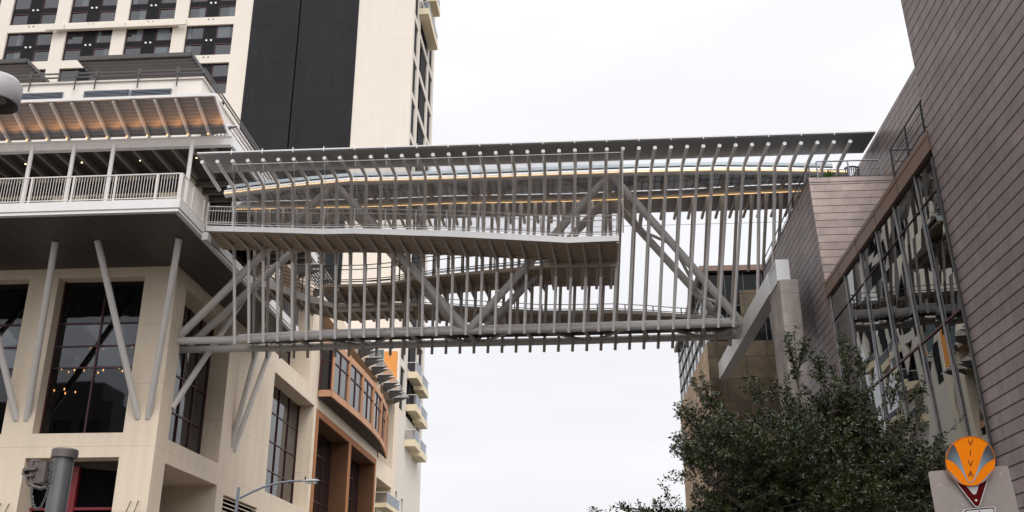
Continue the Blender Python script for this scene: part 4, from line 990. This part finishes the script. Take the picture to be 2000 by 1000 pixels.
# things on the terrace
def chair(loc, rz):
    th = thing('terrace_chair', loc, 'dark slatted chair behind the railing on the right hand terrace', 'chair')
    Rm = Matrix.Rotation(rz, 4, 'Z'); T = lambda x, y, z: Vector(loc)+(Rm @ Vector((x, y, z)))
    m = MB(); m.slab([T(-.27, -.26, .42), T(.27, -.26, .42), T(.25, .25, .41), T(-.25, .25, .41)], (0, 0, .035)); m.build('seat', 'chairm', th)
    for x in (-.24, .24):
        for y in (-.23, .23): MB().tube([T(x*1.08, y*1.1, 0), T(x, y, .43)], .02, 6).build('leg', 'chairm', th)
    bk = MB(); n = 9
    for i in range(n):
        an = (i/(n-1)-.5)*1.9; x, y = .31*math.sin(an), -.02-.27*math.cos(an)
        bk.bar(T(x, y, .42), T(x*1.12, y*1.15, .80), .035, .016, Rm @ Vector((math.sin(an), -math.cos(an), 0)))
    bk.build('back_slats', 'chairm', th)
    tp = MB(); tp.tube([T(.35*math.sin((i/14-.5)*2.1), -.02-.31*math.cos((i/14-.5)*2.1), .82+.03*math.cos((i/14-.5)*3)) for i in range(15)], .04, 8); tp.build('top_rail', 'chairm', th)
chair(tuple(at(1662, 346, Y=36.4).xy)+(18.16,), R(8))
pp = at(1619, 343, Y=36.0); pl = thing('potted_fern', (pp.x, 36.0, 18.1), 'bright green fern in a planter behind the terrace railing', 'plant')
MB().tube([(pp.x, 36, 18.1), (pp.x, 36, 18.4)], [.17, .22], 14).build('planter', 'potm', pl)
fm = MB()
for i in range(110):
    an = random.uniform(0, 6.28); el = random.uniform(.2, 1.3); L = random.uniform(.3, .55); d = Vector((math.cos(an)*math.cos(el), math.sin(an)*math.cos(el), math.sin(el)))
    a = Vector((pp.x, 36, 18.38)); s = d.cross(up).normalized()*.025; fm.face([a-s*.4, a+d*L*.6-s+up*.02, a+d*L-up*.04, a+d*L*.6+s+up*.02, a+s*.4])
fm.build('fronds', 'plant', pl)

# ================================================================ GIRDER, PIER
N0 = at(1518, 548, Y=37.5); Nf = at(1405, 741, Z=N0.z); d2 = Vector((Nf.x-N0.x, Nf.y-N0.y, 0)).normalized(); pr_ = Vector((d2.y, -d2.x, 0))
gd = thing('steel_girder', (N0.x, N0.y, N0.z), 'deep white painted girder carrying the bridge, resting on the concrete pier', 'girder')
GH = at(1512, 507, Y=37.5).z-N0.z; GW = .52; GL = (Nf-N0).length
def gb(m, s0, s1, t0, t1, z0, z1):
    m.slab([N0+d2*s0+pr_*t0+up*z0, N0+d2*s1+pr_*t0+up*z0, N0+d2*s1+pr_*t1+up*z0, N0+d2*s0+pr_*t1+up*z0], (0, 0, z1-z0))
m = MB(); gb(m, 1.6, GL, 0, GW, 0, GH); m.build('box', 'girder', gd)
m = MB(); gb(m, 0, .05, 0, GW, 0, GH); m.build('end_plate', 'girder', gd)
m = MB(); gb(m, .05, 1.6, .04, GW, 0, .06); gb(m, .05, 1.6, .04, GW, GH-.06, GH); gb(m, .05, 1.6, GW*.5-.03, GW*.5+.03, .06, GH-.06)
for s in (.4, .8, 1.2): gb(m, s, s+.06, .03, GW, .06, GH-.06)
m.build('stiffeners', 'girder', gd)
pf = [at(1519, 549, Y=37.35), at(1558, 547, Y=37.35)]; ptop = N0.z-.012
pr2 = thing('concrete_pier', (pf[0].x+.4, 38.5, 0), 'tall weathered concrete pier under the girder end', 'pier')
x0, x1 = pf[0].x+.02, pf[1].x; yb = at(1502, 581, Z=ptop).y
m = MB()
m.slab([(x0+.06, 37.35, ptop), (x1, 37.35, ptop), (x1, yb, ptop), (x0+.06, yb, ptop)], (0, 0, -ptop)); m.build('shaft', 'conc', pr2)
MB().box(x0+.2, x1-.1, 37.5, yb-.2, ptop-.001, ptop+.012).build('bearing', 'gasket', pr2)

# ================================================================ STONE ANNEX
AX, AY = 7.16, 54.0
an_ = thing('stone_annex', (AX, AY, 0), 'tan stone block beyond the bridge with dark glazed upper storey', 'building')
ZS = 17.15
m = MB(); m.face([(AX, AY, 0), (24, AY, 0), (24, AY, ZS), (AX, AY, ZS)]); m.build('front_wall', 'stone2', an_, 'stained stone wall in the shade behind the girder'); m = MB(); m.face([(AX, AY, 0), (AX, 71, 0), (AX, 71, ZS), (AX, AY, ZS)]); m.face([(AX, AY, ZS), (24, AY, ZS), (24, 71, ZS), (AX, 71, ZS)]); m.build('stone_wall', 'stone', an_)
m = MB(); m.face([(AX+.15, AY+.3, ZS), (AX+.15, 71, ZS), (AX+.15, 71, 21.3), (AX+.15, AY+.3, 21.3)]); co = m.build('curtain_wall', 'teal', an_)
m = MB()
for i in range(9): y = AY+.4+i*2.05; m.bar((AX+.11, y, ZS), (AX+.11, y, 21.3), .12, .05, Vector((1, 0, 0)))
for z in (18.3, 19.4, 20.5): m.bar((AX+.1, AY+.3, z), (AX+.1, 71, z), .08, .07)
m.build('mullion', 'mull', co)
m = MB(); m.face([(AX+.15, AY+.3, ZS), (24, AY+.3, ZS), (24, AY+.3, 21.3), (AX+.15, AY+.3, 21.3)]); fo = m.build('front_glazing', 'dglass', an_)
m = MB()
for i in range(12): x = AX+.2+i*1.05; m.bar((x, AY+.24, ZS), (x, AY+.24, 21.3), .06, .1, Vector((0, 1, 0)))
m.bar((AX+.15, AY+.24, 19.3), (24, AY+.24, 19.3), .06, .08); m.build('mullion', 'drail', fo)
m = MB(); m.box(9.2, 10.2, AY+.22, AY+.28, 17.9, 20.2); m.build('lit_panel', 'stone2', fo)
MB().box(AX-.15, 24, AY-.1, 71.2, 21.3, 21.62).build('roof_slab', 'beam', an_)

# ================================================================ STREET LAMP, PIPE POST, ROUND LAMP
LY = 36.0; lp = at(466, 952, Y=LY); L_ = thing('street_lamp', (lp.x, LY, 0), 'slim slate grey cobra head street lamp on curved arm', 'street lamp')
MB().tube([(lp.x-.02, LY, 0), (lp.x-.02, LY, 1.2), (lp.x, LY, lp.z)], [.12, .085, .055], 10).build('pole', 'pole', L_)
ap = [at(*p, Y=LY) for p in ((468, 973), (490, 962), (515, 951), (540, 944), (565, 940), (594, 938.5))]
MB().tube(ap, [.045, .042, .04, .038, .036, .034], 8).build('arm', 'pole', L_)
h0, h1 = at(590, 939.5, Y=LY), at(623, 938.5, Y=LY); H = MB(); hl = (h1-h0)
for i in range(8):
    t0, t1 = i/8, (i+1)/8
prof = [(0, .03), (.1, .055), (.3, .10), (.6, .125), (.85, .11), (1, .03)]
H.tube([h0+hl*t for t, r in prof], [r for t, r in prof], 12); ho = H.build('lamp_head', 'lampw', L_)
for v in ho.data.vertices: v.co.z = h0.z+(v.co.z-h0.z)*.55
q = h0+hl*.18; MB().tube([q+up*.03, q+up*.16], .03, 8).build('photocell', 'gasket', ho)
MB().tube([h0+hl*.3-up*.045, h0+hl*.85-up*.05], [.06, .07], 10).build('lens', 'cap', ho)

PY = 7.0; c = at(119, 930, Y=PY); tz = at(128, 880, Y=PY).z; cx = at(127, 885, Y=PY).x
pp_ = thing('pipe_post', (cx, PY, 0), 'grey galvanised pipe post with cap, hinge box and chain in the left foreground', 'post')
MB().tube([(cx, PY, 0), (cx, PY, tz)], .0705, 24).build('pipe', 'galv', pp_)
MB().tube([(cx, PY, tz-.055), (cx, PY, tz)], [.091, .091], 28).tube([(cx, PY, tz), (cx, PY, tz+.009)], [.091, .084], 28).build('cap', 'cast', pp_)
def S2(x, y, o=0): return at(x, y, Y=PY-.02+o)
bx = MB(); fr_ = [S2(65, 901), (S2(91.5, 902)), S2(85, 941), S2(70, 944), S2(60, 938)]
bx.slab(fr_, (0, .13, 0)); bx.slab([S2(91.5, 902)+Vector((.001, 0, 0)), S2(97, 904, .03), S2(96, 935, .03), S2(86, 942)], (0, .12, 0))
bo = bx.build('hinge_box', 'cast', pp_)
st = MB(); st.slab([S2(58, 898), S2(68, 896), S2(80, 901), S2(80, 903), S2(67, 902), S2(64, 914), S2(57, 911)], (0, .1, 0))
st.slab([S2(44, 915, -.03), S2(62, 911, -.03), S2(70, 913, -.03), S2(69, 917, -.03), S2(46, 919, -.03)], (0, .09, 0)); st.slab([S2(42, 923, -.03), S2(50, 927, -.03), S2(64, 926, -.03), S2(64, 930, -.03), S2(50, 931, -.03), S2(42, 927, -.03)], (0, .09, 0)); st.slab([S2(44, 916, -.02), S2(48, 916, -.02), S2(47, 926, -.02), S2(43, 926, -.02)], (0, .07, 0))
st.tube([S2(55, 928), S2(54, 938), S2(57, 946), S2(66, 950), S2(80, 954), S2(91, 951)], .013, 8); st.build('clamp', 'cast', bo)
MB().bar(S2(97, 912, .05), Vector((cx, PY, S2(97, 912).z)), .05, .04).build('bracket', 'cast', bo)
def chain(pts, m):
    P = [Vector(p) for p in pts]; tot = sum((b-a).length for a, b in zip(P, P[1:])); step = .017; n = int(tot/step); d = 0
    for i in range(n):
        s = (i+.5)*step; acc = 0
        for a, b in zip(P, P[1:]):
            l = (b-a).length
            if acc+l >= s: c = a.lerp(b, (s-acc)/l); t = (b-a).normalized(); break
            acc += l
        q = Vector((0, 1, 0)) if i % 2 else t.cross(Vector((0, 1, 0))).normalized()
        q = (q+Vector((.4, .2, 0))).normalized(); q = (q-t*q.dot(t)).normalized()
        m.tube([c+t*.0125*math.cos(a)+q*.0075*math.sin(a) for a in [k*math.pi/4 for k in range(9)]], .0026, 4, False)
chm = MB(); chain([S2(62, 950, -.03), S2(61, 965, -.03), S2(63, 978, -.03), S2(67, 990, -.03), S2(73, 994.5, -.03), S2(80, 989, -.03), S2(87, 976, -.03), S2(92, 962, -.03), S2(95, 948, -.03)], chm)
chain([S2(104, 900, -.06), S2(100, 905, -.06), S2(100, 916, -.06), S2(98, 926, -.06), S2(97, 938, -.06), S2(95, 948, -.04)], chm); chm.build('chain', 'galv', pp_)

RY = 9.0; rc = at(-11, 203, Y=RY); rl = thing('round_street_lamp', (-11.7, RY, 0), 'round pale lamp head cut by the left edge of the picture, seen from below', 'street lamp')
MB().tube([rc+up*z for z in (0, .012, .24, .30, .33)], [.236, .245, .245, .2, .05], 40, False).build('lamp_housing', 'lampw', rl)
MB().tube([rc+up*.002, rc+up*.02, rc+up*.09, rc+up*.1], [.236, .205, .2, .02], 40, False).build('recess', 'lampd', rl)
MB().tube([rc+up*.055, rc+up*.085], [.11, .13], 32).build('lens_ring', 'cast', rl); MB().tube([rc+up*.048, rc+up*.06], .03, 16).build('boss', 'gasket', rl)
MB().tube([rc+Vector((-.2, 0, .2)), (-11.7, RY, rc.z+.25)], .05, 10).build('arm', 'pole', rl); MB().tube([(-11.7, RY, 0), (-11.7, RY, rc.z+.5)], [.13, .07], 12).build('pole', 'pole', rl)

# ================================================================ SIGNS
GY = 9.5
def G(x, y, o=0): return at(x, y, Y=GY+o)
def rounded(pts, r, n=5):
    out_ = []; m = len(pts)
    for i in range(m):
        a, b, c = Vector(pts[i-1]), Vector(pts[i]), Vector(pts[(i+1) % m]); u, v = (a-b), (c-b); ru = min(r, u.length*.45); rv = min(r, v.length*.45); p, q = b+u.normalized()*ru, b+v.normalized()*rv
        for k in range(n+1): t = k/n; out_.append(p*(1-t)**2+b*2*t*(1-t)+q*t*t)
    return out_
def plate(pts, o, th=.004): 
    m = MB(); m.slab([G(x, y, o) for x, y in pts], (0, th, 0)); return m
z8 = lambda x, y: (1800+x/6.25, 840+y/6.25)
P2 = lambda L: [Vector(z8(*p)) for p in L]
spx = G(1905, 1000).x+.02
sp_post = thing('sign_post', (spx, GY+.05, 0), 'square steel post behind the aluminium sign plate', 'sign post')
MB().box(spx-.03, spx+.03, GY+.03, GY+.09, 0, G(1905, 935).z).build('post', 'galv', sp_post)
bp = thing('aluminium_sign_plate', G(1900, 960), 'bare grey aluminium back plate with rounded corner behind the round orange sign', 'sign')
bpl = rounded(P2([(78, 505), (1052, 432), (1190, 1000), (1235, 1190), (215, 1190), (165, 1000)]), 6); plate([(p.x, p.y) for p in bpl], 0).build('plate', 'alu', bp)
rv = MB()
for p in ((212, 672), (965, 530), (500, 905)): a = G(*z8(*p), -.004); rv.tube([a, a+Vector((0, .004, 0))], .006, 8)
rv.build('rivet', 'cap', bp)
ys_ = thing('yield_sign', G(1906, 950, -.03), 'dark red and white triangular sign half hidden under the round orange sign', 'sign')
tri_o = P2([(304, 500), (318, 470), (845, 540), (828, 560), (718, 915), (690, 945), (650, 935)])
tri_r = P2([(322, 500), (330, 480), (826, 548), (812, 566), (706, 908), (686, 930), (656, 922)])
tri_w = P2([(440, 560), (735, 560), (668, 775), (645, 790), (625, 778)])
plate([(p.x, p.y) for p in tri_o], -.035).build('border', 'swhite', ys_); plate([(p.x, p.y) for p in tri_r], -.038, .002).build('red_field', 'sred', ys_); plate([(p.x, p.y) for p in tri_w], -.0405, .002).build('white_field', 'swhite', ys_)
a = G(*z8(667, 857), -.046); MB().tube([a, a+Vector((0, .006, 0))], .011, 10).build('bolt', 'cap', ys_)
vs = thing('round_sign', G(1896, 900, -.06), 'round orange sign with silver swooshes reading VIVA', 'sign')
CX, CY, CR = 598, 378, 305
circ = lambda r, a0=0, a1=360, n=64: [(CX+r*math.cos(R(a0+(a1-a0)*i/n)), CY+r*math.sin(R(a0+(a1-a0)*i/n))) for i in range(n+1)]
plate([tuple(p) for p in P2(circ(CR)[:-1])], -.062, .006).build('disc', 'sorange', vs)
def ang(x, y): return math.degrees(math.atan2(y-CY, x-CX))
def mirror_(L): return [(2*CX-x, y) for x, y in L]
a0, a1 = ang(392, 178), ang(305, 352)
rim = [(CX+(CR-12)*math.cos(R(t)), CY+(CR-12)*math.sin(R(t))) for t in [a0+((a1-360 if a1 > 0 else a1)-a0)*i/12 for i in range(13)]]
big = rim+[(345, 368), (395, 398), (440, 440), (485, 500), (522, 562), (550, 615), (575, 638), (598, 645), (598, 634), (578, 626), (562, 605), (545, 570), (520, 500), (495, 425), (468, 340), (440, 265), (412, 205)]
low_a = [ang(322, 486), ang(508, 672)]
low = [(CX+(CR-10)*math.cos(R(t)), CY+(CR-10)*math.sin(R(t))) for t in [low_a[1]+(low_a[0]-low_a[1])*i/10 for i in range(11)]]+[(335, 492), (375, 535), (425, 590), (470, 635)]
from mathutils.geometry import tessellate_polygon
def flat(mb, L, o):
    V = [G(*z8(*p), o) for p in L]; tri = tessellate_polygon([[Vector((p[0], p[1], 0)) for p in L]])
    for t in tri: mb.face([V[i] for i in t])
for L in (big, mirror_(big), low, mirror_(low)): sw = MB(); flat(sw, L, -.064); sw.build('swoosh', 'silver', vs)
ol = MB(); ring_ = [G(*z8(*p), -.0645) for p in circ(CR-5)]; ol.tube(ring_, .0022, 4, False); ol.build('rim_line', 'terra', vs)
def stroke(mb, L, w, o):
    for (xa, ya), (xb, yb_) in zip(L, L[1:]):
        d = Vector((xb-xa, yb_-ya)); d.normalize(); n = Vector((-d.y, d.x))*w/2; e = d*w*.15
        q = [(xa+n.x-e.x, ya+n.y-e.y), (xb+n.x+e.x, yb_+n.y+e.y), (xb-n.x+e.x, yb_-n.y+e.y), (xa-n.x-e.x, ya-n.y-e.y)]
        mb.face([G(*z8(*p), o) for p in q])
lt = MB()
for L in ([(570, 117), (597, 180), (624, 117)], [(596, 241), (596, 311)], [(571, 371), (598, 435), (625, 371)], [(569, 565), (598, 500), (627, 565)], [(579, 543), (617, 543)]): stroke(lt, L, 9.5, -.0655)
lt.build('lettering', 'sbrown', vs)
ws = thing('white_sign', G(1913, 1005, -.03), 'white sign with black border and arrow tip at the bottom edge of the picture', 'sign')
o_ = rounded(P2([(495, 968), (905, 928), (915, 1330), (505, 1330)]), 6); i_ = rounded(P2([(522, 975), (888, 940), (898, 1315), (520, 1315)]), 5); j_ = rounded(P2([(535, 988), (878, 955), (884, 1300), (532, 1300)]), 4)
plate([(p.x, p.y) for p in o_], -.04).build('plate', 'swhite', ws); plate([(p.x, p.y) for p in i_], -.043, .002).build('border', 'sblack', ws); plate([(p.x, p.y) for p in j_], -.0455, .002).build('field', 'swhite', ws)
ar = MB(); flat(ar, [(705, 985), (755, 1040), (722, 1035), (722, 1250), (690, 1250), (690, 1035), (658, 1046)], -.0475); ar.build('arrow', 'sblack', ws)

# ================================================================ TREE
tr_ = thing('live_oak_tree', (3.2, 14.2, 0), 'bushy dark green live oak at the lower right in front of the pier and glazing', 'tree')
rnd = random.Random(5)
tk = MB(); tk.tube([(3.25, 14.3, 0), (3.2, 14.25, .9), (3.15, 14.2, 1.8), (3.1, 14.1, 2.4)], [.15, .12, .11, .09], 12); tk.build('trunk', 'bark', tr_)
ell = [((3.08, 14.1, 3.64), (1.5, 1.4, 1.02), 1.0), ((1.95, 14.0, 2.72), (.92, 1.1, .64), .3), ((4.1, 14.2, 3.4), (.66, 1.0, .92), .34), ((2.2, 14.0, 3.95), (.6, .8, .62), .2), ((3.7, 14.0, 4.35), (.55, .7, .48), .13)]
lv = MB(); tw = MB()
def leaf(p, d, L, wd):
    n = Vector((rnd.uniform(-1, 1), rnd.uniform(-1, 1), rnd.uniform(-.4, 1.2))).normalized(); s = d.cross(n)
    if s.length < .05: return
    s = s.normalized()*wd/2; u = s.cross(d).normalized()*L*.12
    lv.face([p, p+d*L*.45+s+u*.5, p+d*L, p+d*L*.45-s+u*.5])
def spray(p, d, L, nl):
    a = p; pts = [a]; dd = d.copy()
    for i in range(3):
        dd = (dd+Vector((rnd.uniform(-.3, .3), rnd.uniform(-.3, .3), rnd.uniform(-.12, .3)))).normalized(); a = a+dd*L/3; pts.append(a)
    tw.tube(pts, [.006, .005, .004, .002], 3, False)
    for i in range(nl):
        t = rnd.random()**.8*3; k = min(2, int(t)); q = pts[k].lerp(pts[k+1], t-k); dl = (pts[k+1]-pts[k]).normalized()
        o = Vector((rnd.gauss(0, 1), rnd.gauss(0, 1), rnd.gauss(0, 1))); o = (o-dl*o.dot(dl)).normalized()
        l = rnd.uniform(.036, .07); leaf(q+o*rnd.uniform(0, .02), (dl*rnd.uniform(.2, .9)+o).normalized(), l, l*rnd.uniform(.36, .52))
limbs = MB(); ctr0 = Vector((3.1, 14.1, 2.4))
tot = sum(e[2] for e in ell)
for c, r, wgt in ell:
    c = Vector(c); n = int(3100*wgt/tot)
    # clumps: leafy spots separated by gaps
    cl = []
    hubs = [Vector((c.x+rnd.gauss(0, .35)*r[0], c.y+rnd.gauss(0, .35)*r[1], c.z+rnd.gauss(-.1, .3)*r[2])) for _ in range(max(2, int(7*wgt)))]
    for h_ in hubs: m0 = ctr0.lerp(h_, .5)+Vector((rnd.gauss(0, .15), rnd.gauss(0, .15), rnd.gauss(0, .1))); limbs.tube([ctr0-up*.1, m0, h_], [.05, .035, .022], 6, False)
    for i in range(max(6, int(60*wgt))):
        v = Vector((rnd.gauss(0, 1), rnd.gauss(0, 1), rnd.gauss(0, 1))).normalized()*(rnd.random()**.38); cl.append(Vector((c.x+v.x*r[0], c.y+v.y*r[1], c.z+v.z*r[2])))
    for q in cl:
        hub = rnd.choice(hubs); mid = hub.lerp(q, .5)+Vector((rnd.gauss(0, .14), rnd.gauss(0, .14), rnd.gauss(.05, .12))); limbs.tube([hub, hub.lerp(mid, .5)+Vector((rnd.gauss(0, .05), rnd.gauss(0, .05), .03)), mid, q], [.022, .017, .012, .005], 5, False)
    for i in range(n):
        q = rnd.choice(cl); p = q+Vector((rnd.gauss(0, .17), rnd.gauss(0, .17), rnd.gauss(0, .15)))
        d = (p-c+Vector((0, 0, .35))+Vector((rnd.gauss(0, .4), rnd.gauss(0, .4), rnd.gauss(0, .3)))).normalized()
        spray(p, d, rnd.uniform(.16, .42), rnd.randint(22, 40))
# long shoots standing out of the crown
for x, y, x2, y2, n in ((1560, 760, 1543, 650, 5), (1660, 760, 1650, 655, 5), (1680, 740, 1690, 690, 4), (1400, 820, 1362, 728, 5), (1380, 850, 1322, 790, 4), (1500, 800, 1462, 740, 4), (1360, 930, 1318, 868, 3), (1790, 860, 1800, 745, 4), (1300, 1010, 1215, 985, 4), (1260, 1040, 1155, 1000, 4), (1830, 900, 1840, 850, 3), (1850, 960, 1850, 900, 4), (1610, 760, 1600, 690, 4), (1560, 720, 1580, 660, 3), (1740, 800, 1745, 730, 3)):
    for k in range(n):
        a, b = at(x, y, Y=14+rnd.uniform(-.5, .5)), at(x2+rnd.uniform(-14, 14), y2+rnd.uniform(-4, 22), Y=14+rnd.uniform(-.6, .6))
        limbs.tube([a, a.lerp(b, .5)+Vector((0, 0, .04)), b], [.012, .008, .003], 4, False); m_ = (b-a).length
        for j in range(7): t = .15+.85*j/7; spray(a.lerp(b, t), ((b-a).normalized()+Vector((rnd.uniform(-.7, .7), rnd.uniform(-.7, .7), rnd.uniform(-.2, .5)))).normalized(), rnd.uniform(.08, .2), rnd.randint(8, 16))
limbs.build('limb', 'bark', tr_); tw.build('twig', 'bark', tr_); lv.build('crown', 'leaf', tr_)

# ================================================================ GROUND
struct(MB().face([(-900, -900, -.02), (900, -900, -.02), (900, 1200, -.02), (-900, 1200, -.02)]).build('ground', 'paving'), 'plain ground around the street, below the picture', 'ground')
struct(MB().face([(-11, -300, -.016+.0), (1.2, -300, -.016), (1.2, 500, -.016), (-11, 500, -.016)]).build('road', 'asphalt'), 'dark asphalt road running under the bridge', 'road')
struct(MB().box(-19.45, -11.2, -300, 500, -.01, .12).build('pavement', 'paving'), 'concrete pavement along the hotel side', 'pavement')
struct(MB().box(1.4, 9.6, -300, 500, -.01, .12).build('pavement', 'paving'), 'concrete pavement on the hall side', 'pavement')
struct(MB().box(-11.2, -11, -300, 500, -.01, .115).build('kerb', 'kerb'), 'concrete kerb on the hotel side', 'kerb'); struct(MB().box(1.2, 1.4, -300, 500, -.01, .115).build('kerb', 'kerb'), 'concrete kerb on the hall side', 'kerb')
struct(MB().box(-5.2, -3.0, -20, 12, -.01, .12).build('traffic_island', 'kerb'), 'raised traffic island under the pipe post', 'traffic island')
mk = MB()
for i in range(-20, 60): mk.face([(-4.97, 16+i*6, -.012), (-4.85, 16+i*6, -.012), (-4.85, 19+i*6, -.012), (-4.97, 19+i*6, -.012)])
struct(mk.build('road_marking', 'paint'), 'dashed white centre line on the road', 'road marking')

# ================================================================ BLOCK ACROSS THE CROSSING (mirrored in the large hotel windows)
ob_ = thing('office_block', (-92, -60, 0), 'dark office block mirrored in the lower part of the large hotel window', 'building')
m = MB(); oo = [(-112+i*4.2, -112+i*4.2+2.8, 3+j*3.6, 5.2+j*3.6, .3) for i in range(9) for j in range(9)]
facade(m, 'Y', -60, -114, -74, 0, 37, oo, -1); m.face([(-114, -60, 37), (-74, -60, 37), (-74, -80, 37), (-114, -80, 37)]); m.face([(-74, -60, 0), (-74, -80, 0), (-74, -80, 37), (-74, -60, 37)])
m.box(-90, -78, -72, -63, 37, 41); m.build('wall', 'cast', ob_)
m = MB()
for a, b, c, d, e in oo: m.face([(a, -60.3, c), (b, -60.3, c), (b, -60.3, d), (a, -60.3, d)])
m.build('window_band', 'glass', ob_)
